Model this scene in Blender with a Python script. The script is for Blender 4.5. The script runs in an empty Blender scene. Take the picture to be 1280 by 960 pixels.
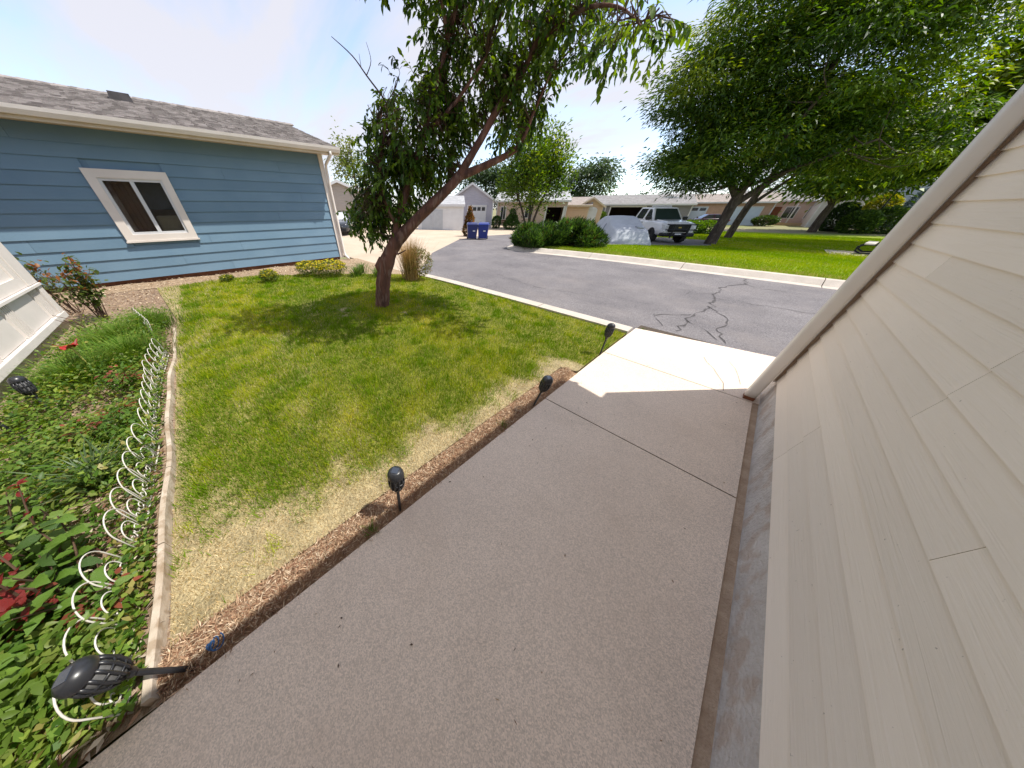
import bpy, bmesh, math, random
import numpy as np
from mathutils import Vector, Matrix

random.seed(7)
RNG = np.random.default_rng(7)
SC = bpy.context.scene
COL = SC.collection
R = math.radians

# ---------------------------------------------------------------- camera
cam_d = bpy.data.cameras.new('camera')
cam = bpy.data.objects.new('camera', cam_d)
COL.objects.link(cam)
cam.location = (0, 0, 1.6)
cam.rotation_euler = (R(90 - 35.68), 0, R(48.5))
cam_d.sensor_width = 36
cam_d.lens = 305 / 1280 * 36
cam_d.shift_x = (640 - 557) / 1280
cam_d.shift_y = -(480 - 478) / 1280
cam_d.clip_start = 0.02
cam_d.clip_end = 2000
SC.camera = cam

# ---------------------------------------------------------------- light
SUN_EL, SUN_AZ = R(60), math.atan2(.628, .778)
world = bpy.data.worlds.new('World')
SC.world = world
world.use_nodes = True
wn, wl = world.node_tree.nodes, world.node_tree.links
wn.clear()
w_out = wn.new('ShaderNodeOutputWorld')
w_bg = wn.new('ShaderNodeBackground')
w_bg.inputs['Strength'].default_value = 0.15
sky = wn.new('ShaderNodeTexSky')
sky.sky_type = 'NISHITA'
sky.sun_disc = False
sky.sun_elevation = SUN_EL
sky.sun_rotation = SUN_AZ
sky.altitude = 1500
sky.air_density = 1.0
sky.dust_density = 0.25
sky.ozone_density = 2.0
tc = wn.new('ShaderNodeTexCoord')
sep = wn.new('ShaderNodeSeparateXYZ')
wl.new(tc.outputs['Generated'], sep.inputs[0])
zadd = wn.new('ShaderNodeMath'); zadd.operation = 'ADD'; zadd.inputs[1].default_value = 0.22
zmax = wn.new('ShaderNodeMath'); zmax.operation = 'MAXIMUM'; zmax.inputs[1].default_value = 0.0
wl.new(sep.outputs['Z'], zmax.inputs[0]); wl.new(zmax.outputs[0], zadd.inputs[0])
dx = wn.new('ShaderNodeMath'); dx.operation = 'DIVIDE'
dy = wn.new('ShaderNodeMath'); dy.operation = 'DIVIDE'
wl.new(sep.outputs['X'], dx.inputs[0]); wl.new(zadd.outputs[0], dx.inputs[1])
wl.new(sep.outputs['Y'], dy.inputs[0]); wl.new(zadd.outputs[0], dy.inputs[1])
comb = wn.new('ShaderNodeCombineXYZ')
wl.new(dx.outputs[0], comb.inputs[0]); wl.new(dy.outputs[0], comb.inputs[1])
cmap = wn.new('ShaderNodeMapping')
cmap.inputs['Rotation'].default_value = (0, 0, R(35))
cmap.inputs['Scale'].default_value = (0.55, 1.25, 1)
cmap.inputs['Location'].default_value = (3.1, 1.7, 0)
wl.new(comb.outputs[0], cmap.inputs[0])
cn = wn.new('ShaderNodeTexNoise')
cn.inputs['Scale'].default_value = 1.15
cn.inputs['Detail'].default_value = 9
cn.inputs['Roughness'].default_value = 0.56
cn.inputs['Distortion'].default_value = 0.35
wl.new(cmap.outputs[0], cn.inputs['Vector'])
cr = wn.new('ShaderNodeValToRGB')
cr.color_ramp.elements[0].position = 0.27
cr.color_ramp.elements[0].color = (0, 0, 0, 1)
cr.color_ramp.elements[1].position = 0.58
cr.color_ramp.elements[1].color = (0.92, 0.92, 0.92, 1)
wl.new(cn.outputs['Fac'], cr.inputs[0])
cmix = wn.new('ShaderNodeMix'); cmix.data_type = 'RGBA'
wl.new(cr.outputs[0], cmix.inputs[0])
wl.new(sky.outputs[0], cmix.inputs[6])
cmix.inputs[7].default_value = (2.6, 2.55, 2.72, 1)
wl.new(cmix.outputs[2], w_bg.inputs['Color'])
wl.new(w_bg.outputs[0], w_out.inputs[0])

sun_d = bpy.data.lights.new('sun', 'SUN')
sun_d.energy = 2.65
sun_d.angle = R(0.53)
sun_d.color = (1.0, 0.955, 0.88)
sun = bpy.data.objects.new('sun', sun_d)
COL.objects.link(sun)
S = Vector((math.sin(SUN_AZ) * math.cos(SUN_EL), math.cos(SUN_AZ) * math.cos(SUN_EL), math.sin(SUN_EL)))
sun.rotation_euler = S.to_track_quat('Z', 'Y').to_euler()
sun.location = S * 60

SC.view_settings.view_transform = 'Standard'
SC.view_settings.look = 'None'
SC.view_settings.exposure = 1.15
SC.view_settings.gamma = 1
SC.view_settings.use_curve_mapping = False
SC.render.engine = 'CYCLES'
SC.cycles.use_denoising = True
SC.cycles.max_bounces = 8
SC.cycles.transparent_max_bounces = 8


# ---------------------------------------------------------------- materials
def new_mat(name):
    m = bpy.data.materials.new(name)
    m.use_nodes = True
    nt = m.node_tree
    return m, nt, nt.nodes['Principled BSDF']


def M(name, c1, c2=None, scale=6, rough=.8, bump=0., bscale=60, detail=6, metal=0., spec=.3,
      stretch=(1, 1, 1), c3=None, s3=90, f3=.5, lo=.35, hi=.65, coat=0., grain=0., gs=150, stain=None, ss=.6):
    """base colour c1..c2 by a noise, optional fine speckle c3, bump relief"""
    m, nt, b = new_mat(name)
    n, l = nt.nodes, nt.links
    b.inputs['Roughness'].default_value = rough
    b.inputs['Metallic'].default_value = metal
    b.inputs['Specular IOR Level'].default_value = spec
    b.inputs['Coat Weight'].default_value = coat
    co = n.new('ShaderNodeTexCoord')
    mp = n.new('ShaderNodeMapping')
    mp.inputs['Scale'].default_value = stretch
    l.new(co.outputs['Object'], mp.inputs[0])
    if c2 is None:
        c2 = tuple(v * .85 for v in c1)
    no = n.new('ShaderNodeTexNoise')
    no.inputs['Scale'].default_value = scale
    no.inputs['Detail'].default_value = detail
    no.inputs['Roughness'].default_value = .6
    l.new(mp.outputs[0], no.inputs['Vector'])
    ra = n.new('ShaderNodeValToRGB')
    ra.color_ramp.elements[0].position = lo
    ra.color_ramp.elements[1].position = hi
    ra.color_ramp.elements[0].color = (*c1, 1)
    ra.color_ramp.elements[1].color = (*c2, 1)
    l.new(no.outputs['Fac'], ra.inputs[0])
    out = ra.outputs[0]
    if c3 is not None:
        n3 = n.new('ShaderNodeTexNoise')
        n3.inputs['Scale'].default_value = s3
        n3.inputs['Detail'].default_value = 3
        l.new(mp.outputs[0], n3.inputs['Vector'])
        r3 = n.new('ShaderNodeValToRGB')
        r3.color_ramp.elements[0].position = .52
        r3.color_ramp.elements[1].position = .62
        r3.color_ramp.elements[0].color = (0, 0, 0, 1)
        r3.color_ramp.elements[1].color = (f3, f3, f3, 1)
        l.new(n3.outputs['Fac'], r3.inputs[0])
        mx = n.new('ShaderNodeMix'); mx.data_type = 'RGBA'
        l.new(r3.outputs[0], mx.inputs[0])
        l.new(out, mx.inputs[6])
        mx.inputs[7].default_value = (*c3, 1)
        out = mx.outputs[2]
    if grain:
        vo = n.new('ShaderNodeTexVoronoi'); vo.inputs['Scale'].default_value = gs
        l.new(mp.outputs[0], vo.inputs['Vector'])
        sc = n.new('ShaderNodeSeparateColor'); l.new(vo.outputs['Color'], sc.inputs[0])
        mr = n.new('ShaderNodeMapRange'); mr.inputs['To Min'].default_value = 1 - grain; mr.inputs['To Max'].default_value = 1 + grain * .7
        l.new(sc.outputs[0], mr.inputs[0])
        hv = n.new('ShaderNodeHueSaturation'); l.new(out, hv.inputs['Color']); l.new(mr.outputs[0], hv.inputs['Value'])
        out = hv.outputs[0]
    if stain is not None:
        n4 = n.new('ShaderNodeTexNoise'); n4.inputs['Scale'].default_value = ss; n4.inputs['Detail'].default_value = 8; n4.inputs['Roughness'].default_value = .7
        l.new(mp.outputs[0], n4.inputs['Vector'])
        r4 = n.new('ShaderNodeValToRGB')
        r4.color_ramp.elements[0].position = .50; r4.color_ramp.elements[1].position = .72
        r4.color_ramp.elements[0].color = (0, 0, 0, 1); r4.color_ramp.elements[1].color = (.6, .6, .6, 1)
        l.new(n4.outputs['Fac'], r4.inputs[0])
        m4 = n.new('ShaderNodeMix'); m4.data_type = 'RGBA'
        l.new(r4.outputs[0], m4.inputs[0]); l.new(out, m4.inputs[6]); m4.inputs[7].default_value = (*stain, 1)
        out = m4.outputs[2]
    l.new(out, b.inputs['Base Color'])
    if bump:
        nb = n.new('ShaderNodeTexNoise')
        nb.inputs['Scale'].default_value = bscale
        nb.inputs['Detail'].default_value = 5
        l.new(mp.outputs[0], nb.inputs['Vector'])
        bu = n.new('ShaderNodeBump')
        bu.inputs['Strength'].default_value = bump
        bu.inputs['Distance'].default_value = .02
        l.new(nb.outputs['Fac'], bu.inputs['Height'])
        l.new(bu.outputs[0], b.inputs['Normal'])
    return m


def leaf_mat(name, trans=.35, rough=.45, spec=.35):
    """per-leaf colour from the 'Col' attribute, some light passing through"""
    m, nt, b = new_mat(name)
    n, l = nt.nodes, nt.links
    at = n.new('ShaderNodeAttribute')
    at.attribute_name = 'Col'
    b.inputs['Roughness'].default_value = rough
    b.inputs['Specular IOR Level'].default_value = spec
    l.new(at.outputs['Color'], b.inputs['Base Color'])
    tr = n.new('ShaderNodeBsdfTranslucent')
    hs = n.new('ShaderNodeHueSaturation')
    hs.inputs['Hue'].default_value = .485
    hs.inputs['Value'].default_value = 1.7
    hs.inputs['Saturation'].default_value = 1.15
    l.new(at.outputs['Color'], hs.inputs['Color'])
    l.new(hs.outputs[0], tr.inputs['Color'])
    mx = n.new('ShaderNodeMixShader')
    mx.inputs[0].default_value = trans
    out = n['Material Output']
    l.new(b.outputs[0], mx.inputs[1])
    l.new(tr.outputs[0], mx.inputs[2])
    l.new(mx.outputs[0], out.inputs['Surface'])
    return m


def glass_mat(name, col=(.02, .025, .03), rough=.05):
    m, nt, b = new_mat(name)
    b.inputs['Base Color'].default_value = (*col, 1)
    b.inputs['Roughness'].default_value = rough
    b.inputs['Specular IOR Level'].default_value = .7
    b.inputs['Coat Weight'].default_value = .3
    return m


def clear_glass(name):
    m, nt, b = new_mat(name)
    n, l = nt.nodes, nt.links
    tr = n.new('ShaderNodeBsdfTransparent'); tr.inputs[0].default_value = (.8, .83, .82, 1)
    gl = n.new('ShaderNodeBsdfGlossy'); gl.inputs['Roughness'].default_value = .02
    fr = n.new('ShaderNodeFresnel'); fr.inputs[0].default_value = 1.5
    mx = n.new('ShaderNodeMixShader')
    l.new(fr.outputs[0], mx.inputs[0]); l.new(tr.outputs[0], mx.inputs[1]); l.new(gl.outputs[0], mx.inputs[2])
    l.new(mx.outputs[0], n['Material Output'].inputs['Surface'])
    return m


def siding_mat(name, c1, c2, grain=(1, 1, 1), bump=.25, rough=.62):
    """painted lap board: wood-grain relief along the board, faint dirt"""
    m, nt, b = new_mat(name)
    n, l = nt.nodes, nt.links
    b.inputs['Roughness'].default_value = rough
    b.inputs['Specular IOR Level'].default_value = .3
    co = n.new('ShaderNodeTexCoord')
    oi = n.new('ShaderNodeObjectInfo')
    rv = n.new('ShaderNodeVectorMath'); rv.operation = 'SCALE'
    rv.inputs[0].default_value = (37., 11., 23.)
    l.new(oi.outputs['Random'], rv.inputs['Scale'])
    ad = n.new('ShaderNodeVectorMath'); ad.operation = 'ADD'
    l.new(co.outputs['Object'], ad.inputs[0]); l.new(rv.outputs[0], ad.inputs[1])
    mp = n.new('ShaderNodeMapping'); mp.inputs['Scale'].default_value = grain
    l.new(ad.outputs[0], mp.inputs[0])
    n1 = n.new('ShaderNodeTexNoise'); n1.inputs['Scale'].default_value = 1.3; n1.inputs['Detail'].default_value = 6
    l.new(ad.outputs[0], n1.inputs['Vector'])
    ra = n.new('ShaderNodeValToRGB')
    ra.color_ramp.elements[0].position = .3; ra.color_ramp.elements[1].position = .7
    ra.color_ramp.elements[0].color = (*c1, 1); ra.color_ramp.elements[1].color = (*c2, 1)
    l.new(n1.outputs['Fac'], ra.inputs[0])
    hv = n.new('ShaderNodeHueSaturation')
    mr = n.new('ShaderNodeMapRange'); mr.inputs['To Min'].default_value = .93; mr.inputs['To Max'].default_value = 1.05
    l.new(oi.outputs['Random'], mr.inputs[0]); l.new(mr.outputs[0], hv.inputs['Value'])
    l.new(ra.outputs[0], hv.inputs['Color'])
    sp = n.new('ShaderNodeTexNoise'); sp.inputs['Scale'].default_value = 55; sp.inputs['Detail'].default_value = 2
    l.new(ad.outputs[0], sp.inputs['Vector'])
    sr = n.new('ShaderNodeValToRGB')
    sr.color_ramp.elements[0].position = .74; sr.color_ramp.elements[0].color = (0, 0, 0, 1)
    sr.color_ramp.elements[1].position = .78; sr.color_ramp.elements[1].color = (.5, .5, .5, 1)
    l.new(sp.outputs['Fac'], sr.inputs[0])
    mx = n.new('ShaderNodeMix'); mx.data_type = 'RGBA'
    l.new(sr.outputs[0], mx.inputs[0]); l.new(hv.outputs[0], mx.inputs[6])
    mx.inputs[7].default_value = (.12, .10, .08, 1)
    l.new(mx.outputs[2], b.inputs['Base Color'])
    n2 = n.new('ShaderNodeTexNoise'); n2.inputs['Scale'].default_value = 1; n2.inputs['Detail'].default_value = 5
    n2.inputs['Distortion'].default_value = 1.2
    l.new(mp.outputs[0], n2.inputs['Vector'])
    bu = n.new('ShaderNodeBump'); bu.inputs['Strength'].default_value = bump; bu.inputs['Distance'].default_value = .006
    l.new(n2.outputs['Fac'], bu.inputs['Height']); l.new(bu.outputs[0], b.inputs['Normal'])
    return m


def banded_mat(name, c1, c2, per=.2, axis=2, bump=.6, rough=.75):
    """far lap siding: relief bands only"""
    m, nt, b = new_mat(name)
    n, l = nt.nodes, nt.links
    b.inputs['Roughness'].default_value = rough
    co = n.new('ShaderNodeTexCoord')
    no = n.new('ShaderNodeTexNoise'); no.inputs['Scale'].default_value = 1.2; no.inputs['Detail'].default_value = 6
    l.new(co.outputs['Object'], no.inputs['Vector'])
    ra = n.new('ShaderNodeValToRGB')
    ra.color_ramp.elements[0].position = .3; ra.color_ramp.elements[1].position = .7
    ra.color_ramp.elements[0].color = (*c1, 1); ra.color_ramp.elements[1].color = (*c2, 1)
    l.new(no.outputs['Fac'], ra.inputs[0]); l.new(ra.outputs[0], b.inputs['Base Color'])
    wv = n.new('ShaderNodeTexWave'); wv.wave_profile = 'SAW'
    wv.bands_direction = 'XYZ'[axis]
    wv.inputs['Scale'].default_value = 1 / per / (2 * math.pi) * (math.pi / 10) * 10 / 10 * 1.0 if False else .314 / per
    l.new(co.outputs['Object'], wv.inputs['Vector'])
    bu = n.new('ShaderNodeBump'); bu.inputs['Strength'].default_value = bump; bu.inputs['Distance'].default_value = .03
    l.new(wv.outputs['Fac'], bu.inputs['Height']); l.new(bu.outputs[0], b.inputs['Normal'])
    return m


def shingle_mat(name, c1, c2, c3, sx=1, rough=.95):
    m, nt, b = new_mat(name)
    n, l = nt.nodes, nt.links
    b.inputs['Roughness'].default_value = rough
    b.inputs['Specular IOR Level'].default_value = .12
    co = n.new('ShaderNodeTexCoord')
    oi = n.new('ShaderNodeObjectInfo')
    mp = n.new('ShaderNodeMapping')
    l.new(co.outputs['Object'], mp.inputs[0])
    mp.inputs['Scale'].default_value = (3 if sx else 3, 6, 8)
    vo = n.new('ShaderNodeTexVoronoi'); vo.inputs['Scale'].default_value = 1.2
    l.new(mp.outputs[0], vo.inputs['Vector'])
    ra = n.new('ShaderNodeValToRGB')
    ra.color_ramp.elements[0].color = (*c1, 1); ra.color_ramp.elements[1].color = (*c2, 1)
    e = ra.color_ramp.elements.new(.5); e.color = (*c3, 1)
    sc = n.new('ShaderNodeSeparateColor')
    l.new(vo.outputs['Color'], sc.inputs[0]); l.new(sc.outputs[0], ra.inputs[0])
    n2 = n.new('ShaderNodeTexNoise'); n2.inputs['Scale'].default_value = 140
    l.new(co.outputs['Object'], n2.inputs['Vector'])
    mx = n.new('ShaderNodeMix'); mx.data_type = 'RGBA'; mx.blend_type = 'MULTIPLY'
    mx.inputs[0].default_value = .6
    l.new(ra.outputs[0], mx.inputs[6]); l.new(n2.outputs['Color'], mx.inputs[7])
    hs = n.new('ShaderNodeHueSaturation'); hs.inputs['Saturation'].default_value = .6; hs.inputs['Value'].default_value = 1.4
    l.new(mx.outputs[2], hs.inputs['Color'])
    l.new(hs.outputs[0], b.inputs['Base Color'])
    bu = n.new('ShaderNodeBump'); bu.inputs['Strength'].default_value = .5; bu.inputs['Distance'].default_value = .01
    l.new(n2.outputs['Fac'], bu.inputs['Height']); l.new(bu.outputs[0], b.inputs['Normal'])
    return m


MT = {}
MT['concrete'] = M('concrete', (.71, .585, .475), (.80, .665, .545), 2.2, .9, .12, 160, grain=.24, gs=240, stain=(.50, .385, .295), ss=1.1)
MT['kerb'] = M('kerb', (.60, .53, .45), (.50, .44, .37), 3, .9, .3, 120, c3=(.34, .3, .25), s3=70, f3=.35)
MT['apron'] = M('apron', (.56, .45, .34), (.48, .38, .28), .8, .9, .2, 90, c3=(.36, .3, .23), s3=25, f3=.3)
MT['joint'] = M('joint', (.10, .075, .055), (.05, .04, .03), 30, .95)
MT['gapdirt'] = M('gapdirt', (.52, .39, .28), (.36, .25, .17), 12, .95, .5, 90, lo=.3, hi=.7)  # dirt in the slab gap; also colours the painted shadow line by the downspout
MT['asphalt'] = M('asphalt', (.15, .138, .142), (.215, .198, .198), .7, .9, .5, 120, grain=.45, gs=110, stain=(.25, .22, .205), ss=.5)
MT['crack'] = M('crack', (.055, .05, .05), (.10, .09, .09), 20, .95)
MT['foundation'] = M('foundation', (.50, .46, .43), (.66, .62, .58), 3, .9, .6, 60, c3=(.45, .33, .25), s3=7, f3=.55, stain=(.36, .31, .27), ss=2.5)
MT['found_beige'] = M('foundation_beige', (.62, .46, .33), (.55, .41, .29), 3, .9, .2, 60)
MT['soil'] = M('soil', (.16, .105, .07), (.34, .24, .16), 9, .95, 1, 60, c3=(.44, .34, .25), s3=35, f3=.7)
MT['lawn_soil'] = M('lawn_soil', (.9, .9, .9), (.5, .5, .5), 5, .95, 1, 70, grain=.4, gs=90)
_nt = MT['lawn_soil'].node_tree; _b = _nt.nodes['Principled BSDF']
_src = _b.inputs['Base Color'].links[0].from_socket
_at = _nt.nodes.new('ShaderNodeAttribute'); _at.attribute_name = 'Col'
_mx = _nt.nodes.new('ShaderNodeMix'); _mx.data_type = 'RGBA'; _mx.blend_type = 'MULTIPLY'; _mx.inputs[0].default_value = .8
_nt.links.new(_at.outputs['Color'], _mx.inputs[6]); _nt.links.new(_src, _mx.inputs[7]); _nt.links.new(_mx.outputs[2], _b.inputs['Base Color'])
MT['far_lawn'] = M('far_lawn', (.16, .25, .010), (.26, .32, .015), .9, .9, 1, 18, c3=(.22, .26, .04), s3=9, f3=.5)
MT['ground'] = M('ground_earth', (.30, .25, .16), (.17, .19, .06), .12, .95, .5, 5)
MT['mulch'] = M('mulch', (.45, .34, .23), (.34, .24, .15), 7, .95, 1, 60, c3=(.22, .15, .10), s3=30, f3=.6)
MT['thatch'] = M('thatch', (.30, .18, .105), (.42, .28, .17), 14, .95, 1, 90)
MT['blue_board'] = siding_mat('blue_board', (.145, .24, .325), (.175, .275, .36), (30, 1.2, 60), .12)
MT['beige_board'] = siding_mat('beige_board', (.83, .735, .625), (.87, .775, .665), (60, 2.2, 70), .4)
MT['beige_trim'] = M('beige_trim', (.78, .73, .67), (.72, .67, .61), 3, .45, .05, 30, spec=.4)
MT['white_trim'] = M('white_trim', (.78, .71, .64), (.72, .65, .58), 2, .5, .05, 40)
MT['cream_trim'] = M('cream_trim', (.62, .52, .38), (.54, .44, .32), 2, .5, .05, 40)
MT['white_wall'] = M('white_wall', (.72, .66, .61), (.64, .59, .54), 2, .55, .05, 40)
MT['white_paint'] = M('white_paint', (.66, .66, .66), (.60, .60, .60), 2, .5)
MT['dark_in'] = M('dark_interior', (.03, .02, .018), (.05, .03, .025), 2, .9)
MT['room'] = M('room_wall', (.34, .16, .09), (.24, .11, .065), 2, .9)
MT['shingle'] = shingle_mat('shingle', (.17, .135, .115), (.34, .28, .245), (.25, .205, .175))
MT['shingle_tan'] = shingle_mat('shingle_tan', (.27, .2, .155), (.38, .30, .24), (.32, .245, .19))
MT['shingle_grey'] = shingle_mat('shingle_grey', (.20, .18, .17), (.30, .28, .265), (.25, .23, .22))
MT['shingle_light'] = shingle_mat('shingle_light', (.33, .33, .34), (.44, .44, .45), (.38, .38, .39))
MT['vent'] = M('vent_metal', (.09, .08, .08), (.05, .045, .045), 5, .6)
MT['bark_red'] = M('bark_red', (.20, .09, .062), (.07, .036, .028), 9, .9, 1, 26, stretch=(1, 1, .22), c3=(.26, .165, .13), s3=16, f3=.6)
MT['bark'] = M('bark', (.10, .075, .06), (.05, .038, .032), 6, .95, 1, 20, stretch=(1, 1, .3), c3=(.17, .14, .12), s3=11, f3=.5)
MT['twig'] = M('twig', (.12, .07, .045), (.07, .045, .03), 20, .9)
MT['leaf'] = leaf_mat('leaf', .42)
MT['grass'] = leaf_mat('grass', .28, .8, .04)
MT['dry'] = leaf_mat('dry', .15, .9, .1)
MT['black_plastic'] = M('black_plastic', (.018, .019, .022), (.028, .029, .033), 8, .32, 0, spec=.5)
MT['solar'] = glass_mat('solar_cell', (.035, .045, .065), .12)
MT['lens'] = M('lamp_lens', (.16, .16, .16), (.10, .10, .10), 20, .3)
MT['wire_white'] = M('white_wire', (.70, .67, .62), (.60, .56, .50), 10, .4)
MT['edging'] = M('edging', (.56, .48, .39), (.38, .30, .22), 5, .8, .2, 50, c3=(.25, .17, .1), s3=14, f3=.6)
MT['red'] = M('red_enamel', (.42, .012, .008), (.33, .01, .008), 6, .3, spec=.5)
MT['yellow_stem'] = M('yellow_stem', (.48, .44, .12), (.36, .36, .09), 12, .5)
MT['olive'] = M('olive_leaf', (.09, .10, .02), (.06, .07, .015), 12, .5)
MT['blue_plastic'] = M('blue_plastic', (.012, .022, .13), (.014, .025, .11), 4, .35, spec=.5)
MT['blue_plastic2'] = M('blue_plastic_light', (.010, .03, .22), (.012, .03, .19), 4, .35, spec=.5)
MT['blue_cord'] = M('blue_cord', (.03, .10, .24), (.02, .06, .15), 12, .5)
MT['tarp'] = M('tarp', (.42, .44, .47), (.36, .38, .41), 2.5, .75, .15, 9, spec=.2)
MT['car_white'] = M('car_white', (.80, .80, .80), (.77, .77, .77), 2, .22, coat=.6)
MT['car_dark'] = M('car_dark', (.035, .04, .05), (.03, .034, .042), 2, .2, coat=.6)
MT['car_maroon'] = M('car_maroon', (.045, .012, .03), (.04, .01, .026), 2, .2, coat=.6)
MT['tyre'] = M('tyre', (.02, .02, .02), (.03, .03, .03), 9, .85)
MT['rim'] = M('rim', (.32, .33, .34), (.25, .25, .26), 5, .35, metal=.7)
MT['glass'] = glass_mat('window_glass', (.03, .035, .04), .04)
MT['wscreen'] = glass_mat('windscreen_glass', (.035, .055, .05), .03)
MT['clear'] = clear_glass('clear_glass')
MT['lamp_clear'] = M('headlight', (.62, .62, .62), (.5, .5, .5), 6, .15, spec=.6)  # headlights, and the reflection painted on the dark car's windscreen
MT['grille'] = M('grille', (.012, .012, .014), (.02, .02, .022), 6, .4)
MT['chrome'] = M('chrome', (.6, .6, .62), (.5, .5, .5), 6, .2, metal=1)
MT['amber'] = M('amber', (.6, .45, .10), (.5, .36, .08), 6, .3)
MT['wood_brown'] = M('wood_brown', (.20, .075, .035), (.13, .05, .025), 8, .7)
MT['wood_tan'] = M('wood_tan', (.5, .36, .22), (.42, .3, .18), 8, .7)
MT['curtain'] = M('curtain', (.26, .10, .05), (.17, .065, .035), 6, .9)
MT['blind_blue'] = M('blind_blue', (.05, .08, .14), (.03, .05, .09), 6, .6)
MT['greige'] = banded_mat('greige_siding', (.40, .355, .315), (.36, .32, .285), .2)
MT['lavender'] = banded_mat('lavender_siding', (.43, .42, .48), (.39, .38, .44), .18)
MT['pink'] = banded_mat('pink_siding', (.56, .43, .37), (.51, .39, .335), .2)
MT['tan'] = banded_mat('tan_siding', (.58, .42, .29), (.52, .375, .255), .2)
MT['grey'] = banded_mat('grey_siding', (.23, .225, .235), (.20, .195, .205), .2)
MT['palegrey'] = banded_mat('pale_siding', (.55, .53, .52), (.50, .48, .47), .2)
MT['bluegrey'] = banded_mat('bluegrey_siding', (.28, .33, .39), (.25, .30, .36), .2)
MT['brick'] = M('brick', (.50, .33, .24), (.42, .27, .19), 3, .9, .3, 20)
MT['door_blue'] = M('door_blue', (.55, .63, .72), (.5, .58, .68), 2, .5)
MT['door_grey'] = M('door_grey', (.38, .40, .42), (.44, .46, .48), 3, .6)


# ---------------------------------------------------------------- object helpers
def tag(o, label=None, cat=None, group=None, kind=None):
    if label: o['label'] = label
    if cat: o['category'] = cat
    if group: o['group'] = group
    if kind: o['kind'] = kind
    return o


def empty(name, loc=(0, 0, 0), rz=0., label=None, cat=None, group=None, kind=None, rot=None):
    o = bpy.data.objects.new(name, None)
    o.empty_display_size = .2
    COL.objects.link(o)
    o.location = loc
    o.rotation_euler = rot if rot else (0, 0, rz)
    return tag(o, label, cat, group, kind)


class MB:
    def __init__(s):
        s.v = []; s.f = []; s.n = 0; s.cols = []
    def add(s, verts, faces):
        b = s.n
        s.v.extend([tuple(p) for p in verts]); s.n += len(verts)
        s.f.extend([tuple(i + b for i in f) for f in faces])
        return s
    def box(s, x0, x1, y0, y1, z0, z1):
        return s.add([(x0, y0, z0), (x1, y0, z0), (x1, y1, z0), (x0, y1, z0), (x0, y0, z1), (x1, y0, z1), (x1, y1, z1), (x0, y1, z1)],
                     [(3, 2, 1, 0), (4, 5, 6, 7), (0, 1, 5, 4), (1, 2, 6, 5), (2, 3, 7, 6), (3, 0, 4, 7)])
    def hexa(s, p):
        return s.add(p, [(3, 2, 1, 0), (4, 5, 6, 7), (0, 1, 5, 4), (1, 2, 6, 5), (2, 3, 7, 6), (3, 0, 4, 7)])
    def prism(s, poly, a, b, axis):
        """poly (u,v) extruded along axis from a to b; (u,v) are the other two axes in order"""
        def pt(u, v, w):
            if axis == 0: return (w, u, v)
            if axis == 1: return (u, w, v)
            return (u, v, w)
        n = len(poly)
        vs = [pt(u, v, a) for u, v in poly] + [pt(u, v, b) for u, v in poly]
        fs = [tuple(range(n)), tuple(range(2 * n - 1, n - 1, -1))]
        fs += [(i, (i + 1) % n, n + (i + 1) % n, n + i) for i in range(n)]
        return s.add(vs, fs)
    def tube(s, pts, rad, n=8, cap=True):
        pts = [Vector(p) for p in pts]
        if not hasattr(rad, '__len__'): rad = [rad] * len(pts)
        t0 = (pts[1] - pts[0]).normalized()
        a = t0.orthogonal().normalized()
        rings = []
        for i, p in enumerate(pts):
            if i == 0: t = pts[1] - pts[0]
            elif i == len(pts) - 1: t = pts[-1] - pts[-2]
            else: t = pts[i + 1] - pts[i - 1]
            t.normalize()
            a = (a - t * a.dot(t))
            a = a.normalized() if a.length > 1e-6 else t.orthogonal().normalized()
            b = t.cross(a)
            rings.append([p + (a * math.cos(2 * math.pi * k / n) + b * math.sin(2 * math.pi * k / n)) * rad[i] for k in range(n)])
        vs = [v for r in rings for v in r]
        fs = []
        for i in range(len(rings) - 1):
            for k in range(n):
                fs.append((i * n + k, i * n + (k + 1) % n, (i + 1) * n + (k + 1) % n, (i + 1) * n + k))
        if cap:
            fs.append(tuple(range(n - 1, -1, -1)))
            fs.append(tuple((len(rings) - 1) * n + k for k in range(n)))
        return s.add(vs, fs)
    def lathe(s, prof, n=14, cx=0, cy=0):
        vs, fs = [], []
        for r, z in prof:
            for k in range(n):
                a = 2 * math.pi * k / n
                vs.append((cx + r * math.cos(a), cy + r * math.sin(a), z))
        for i in range(len(prof) - 1):
            for k in range(n):
                fs.append((i * n + k, i * n + (k + 1) % n, (i + 1) * n + (k + 1) % n, (i + 1) * n + k))
        fs.append(tuple(range(n - 1, -1, -1)))
        fs.append(tuple((len(prof) - 1) * n + k for k in range(n)))
        return s.add(vs, fs)
    def build(s, name, mat, parent=None, off=None, smooth=False, bevel=0., **kw):
        me = bpy.data.meshes.new(name)
        v = s.v
        if off is not None:
            v = [(p[0] - off[0], p[1] - off[1], p[2] - off[2]) for p in v]
        me.from_pydata(v, [], s.f)
        if bevel:
            bm = bmesh.new(); bm.from_mesh(me)
            bmesh.ops.bevel(bm, geom=bm.edges[:], offset=bevel, segments=2, affect='EDGES', profile=.6, clamp_overlap=True)
            bm.to_mesh(me); bm.free()
        bm = bmesh.new(); bm.from_mesh(me)
        bmesh.ops.recalc_face_normals(bm, faces=bm.faces[:])
        bm.to_mesh(me); bm.free()
        me.materials.append(MT[mat])
        if smooth:
            me.polygons.foreach_set('use_smooth', [True] * len(me.polygons))
        o = bpy.data.objects.new(name, me)
        COL.objects.link(o)
        if parent is not None:
            o.parent = parent
        elif off is not None:
            o.location = off
        return tag(o, **kw)


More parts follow.
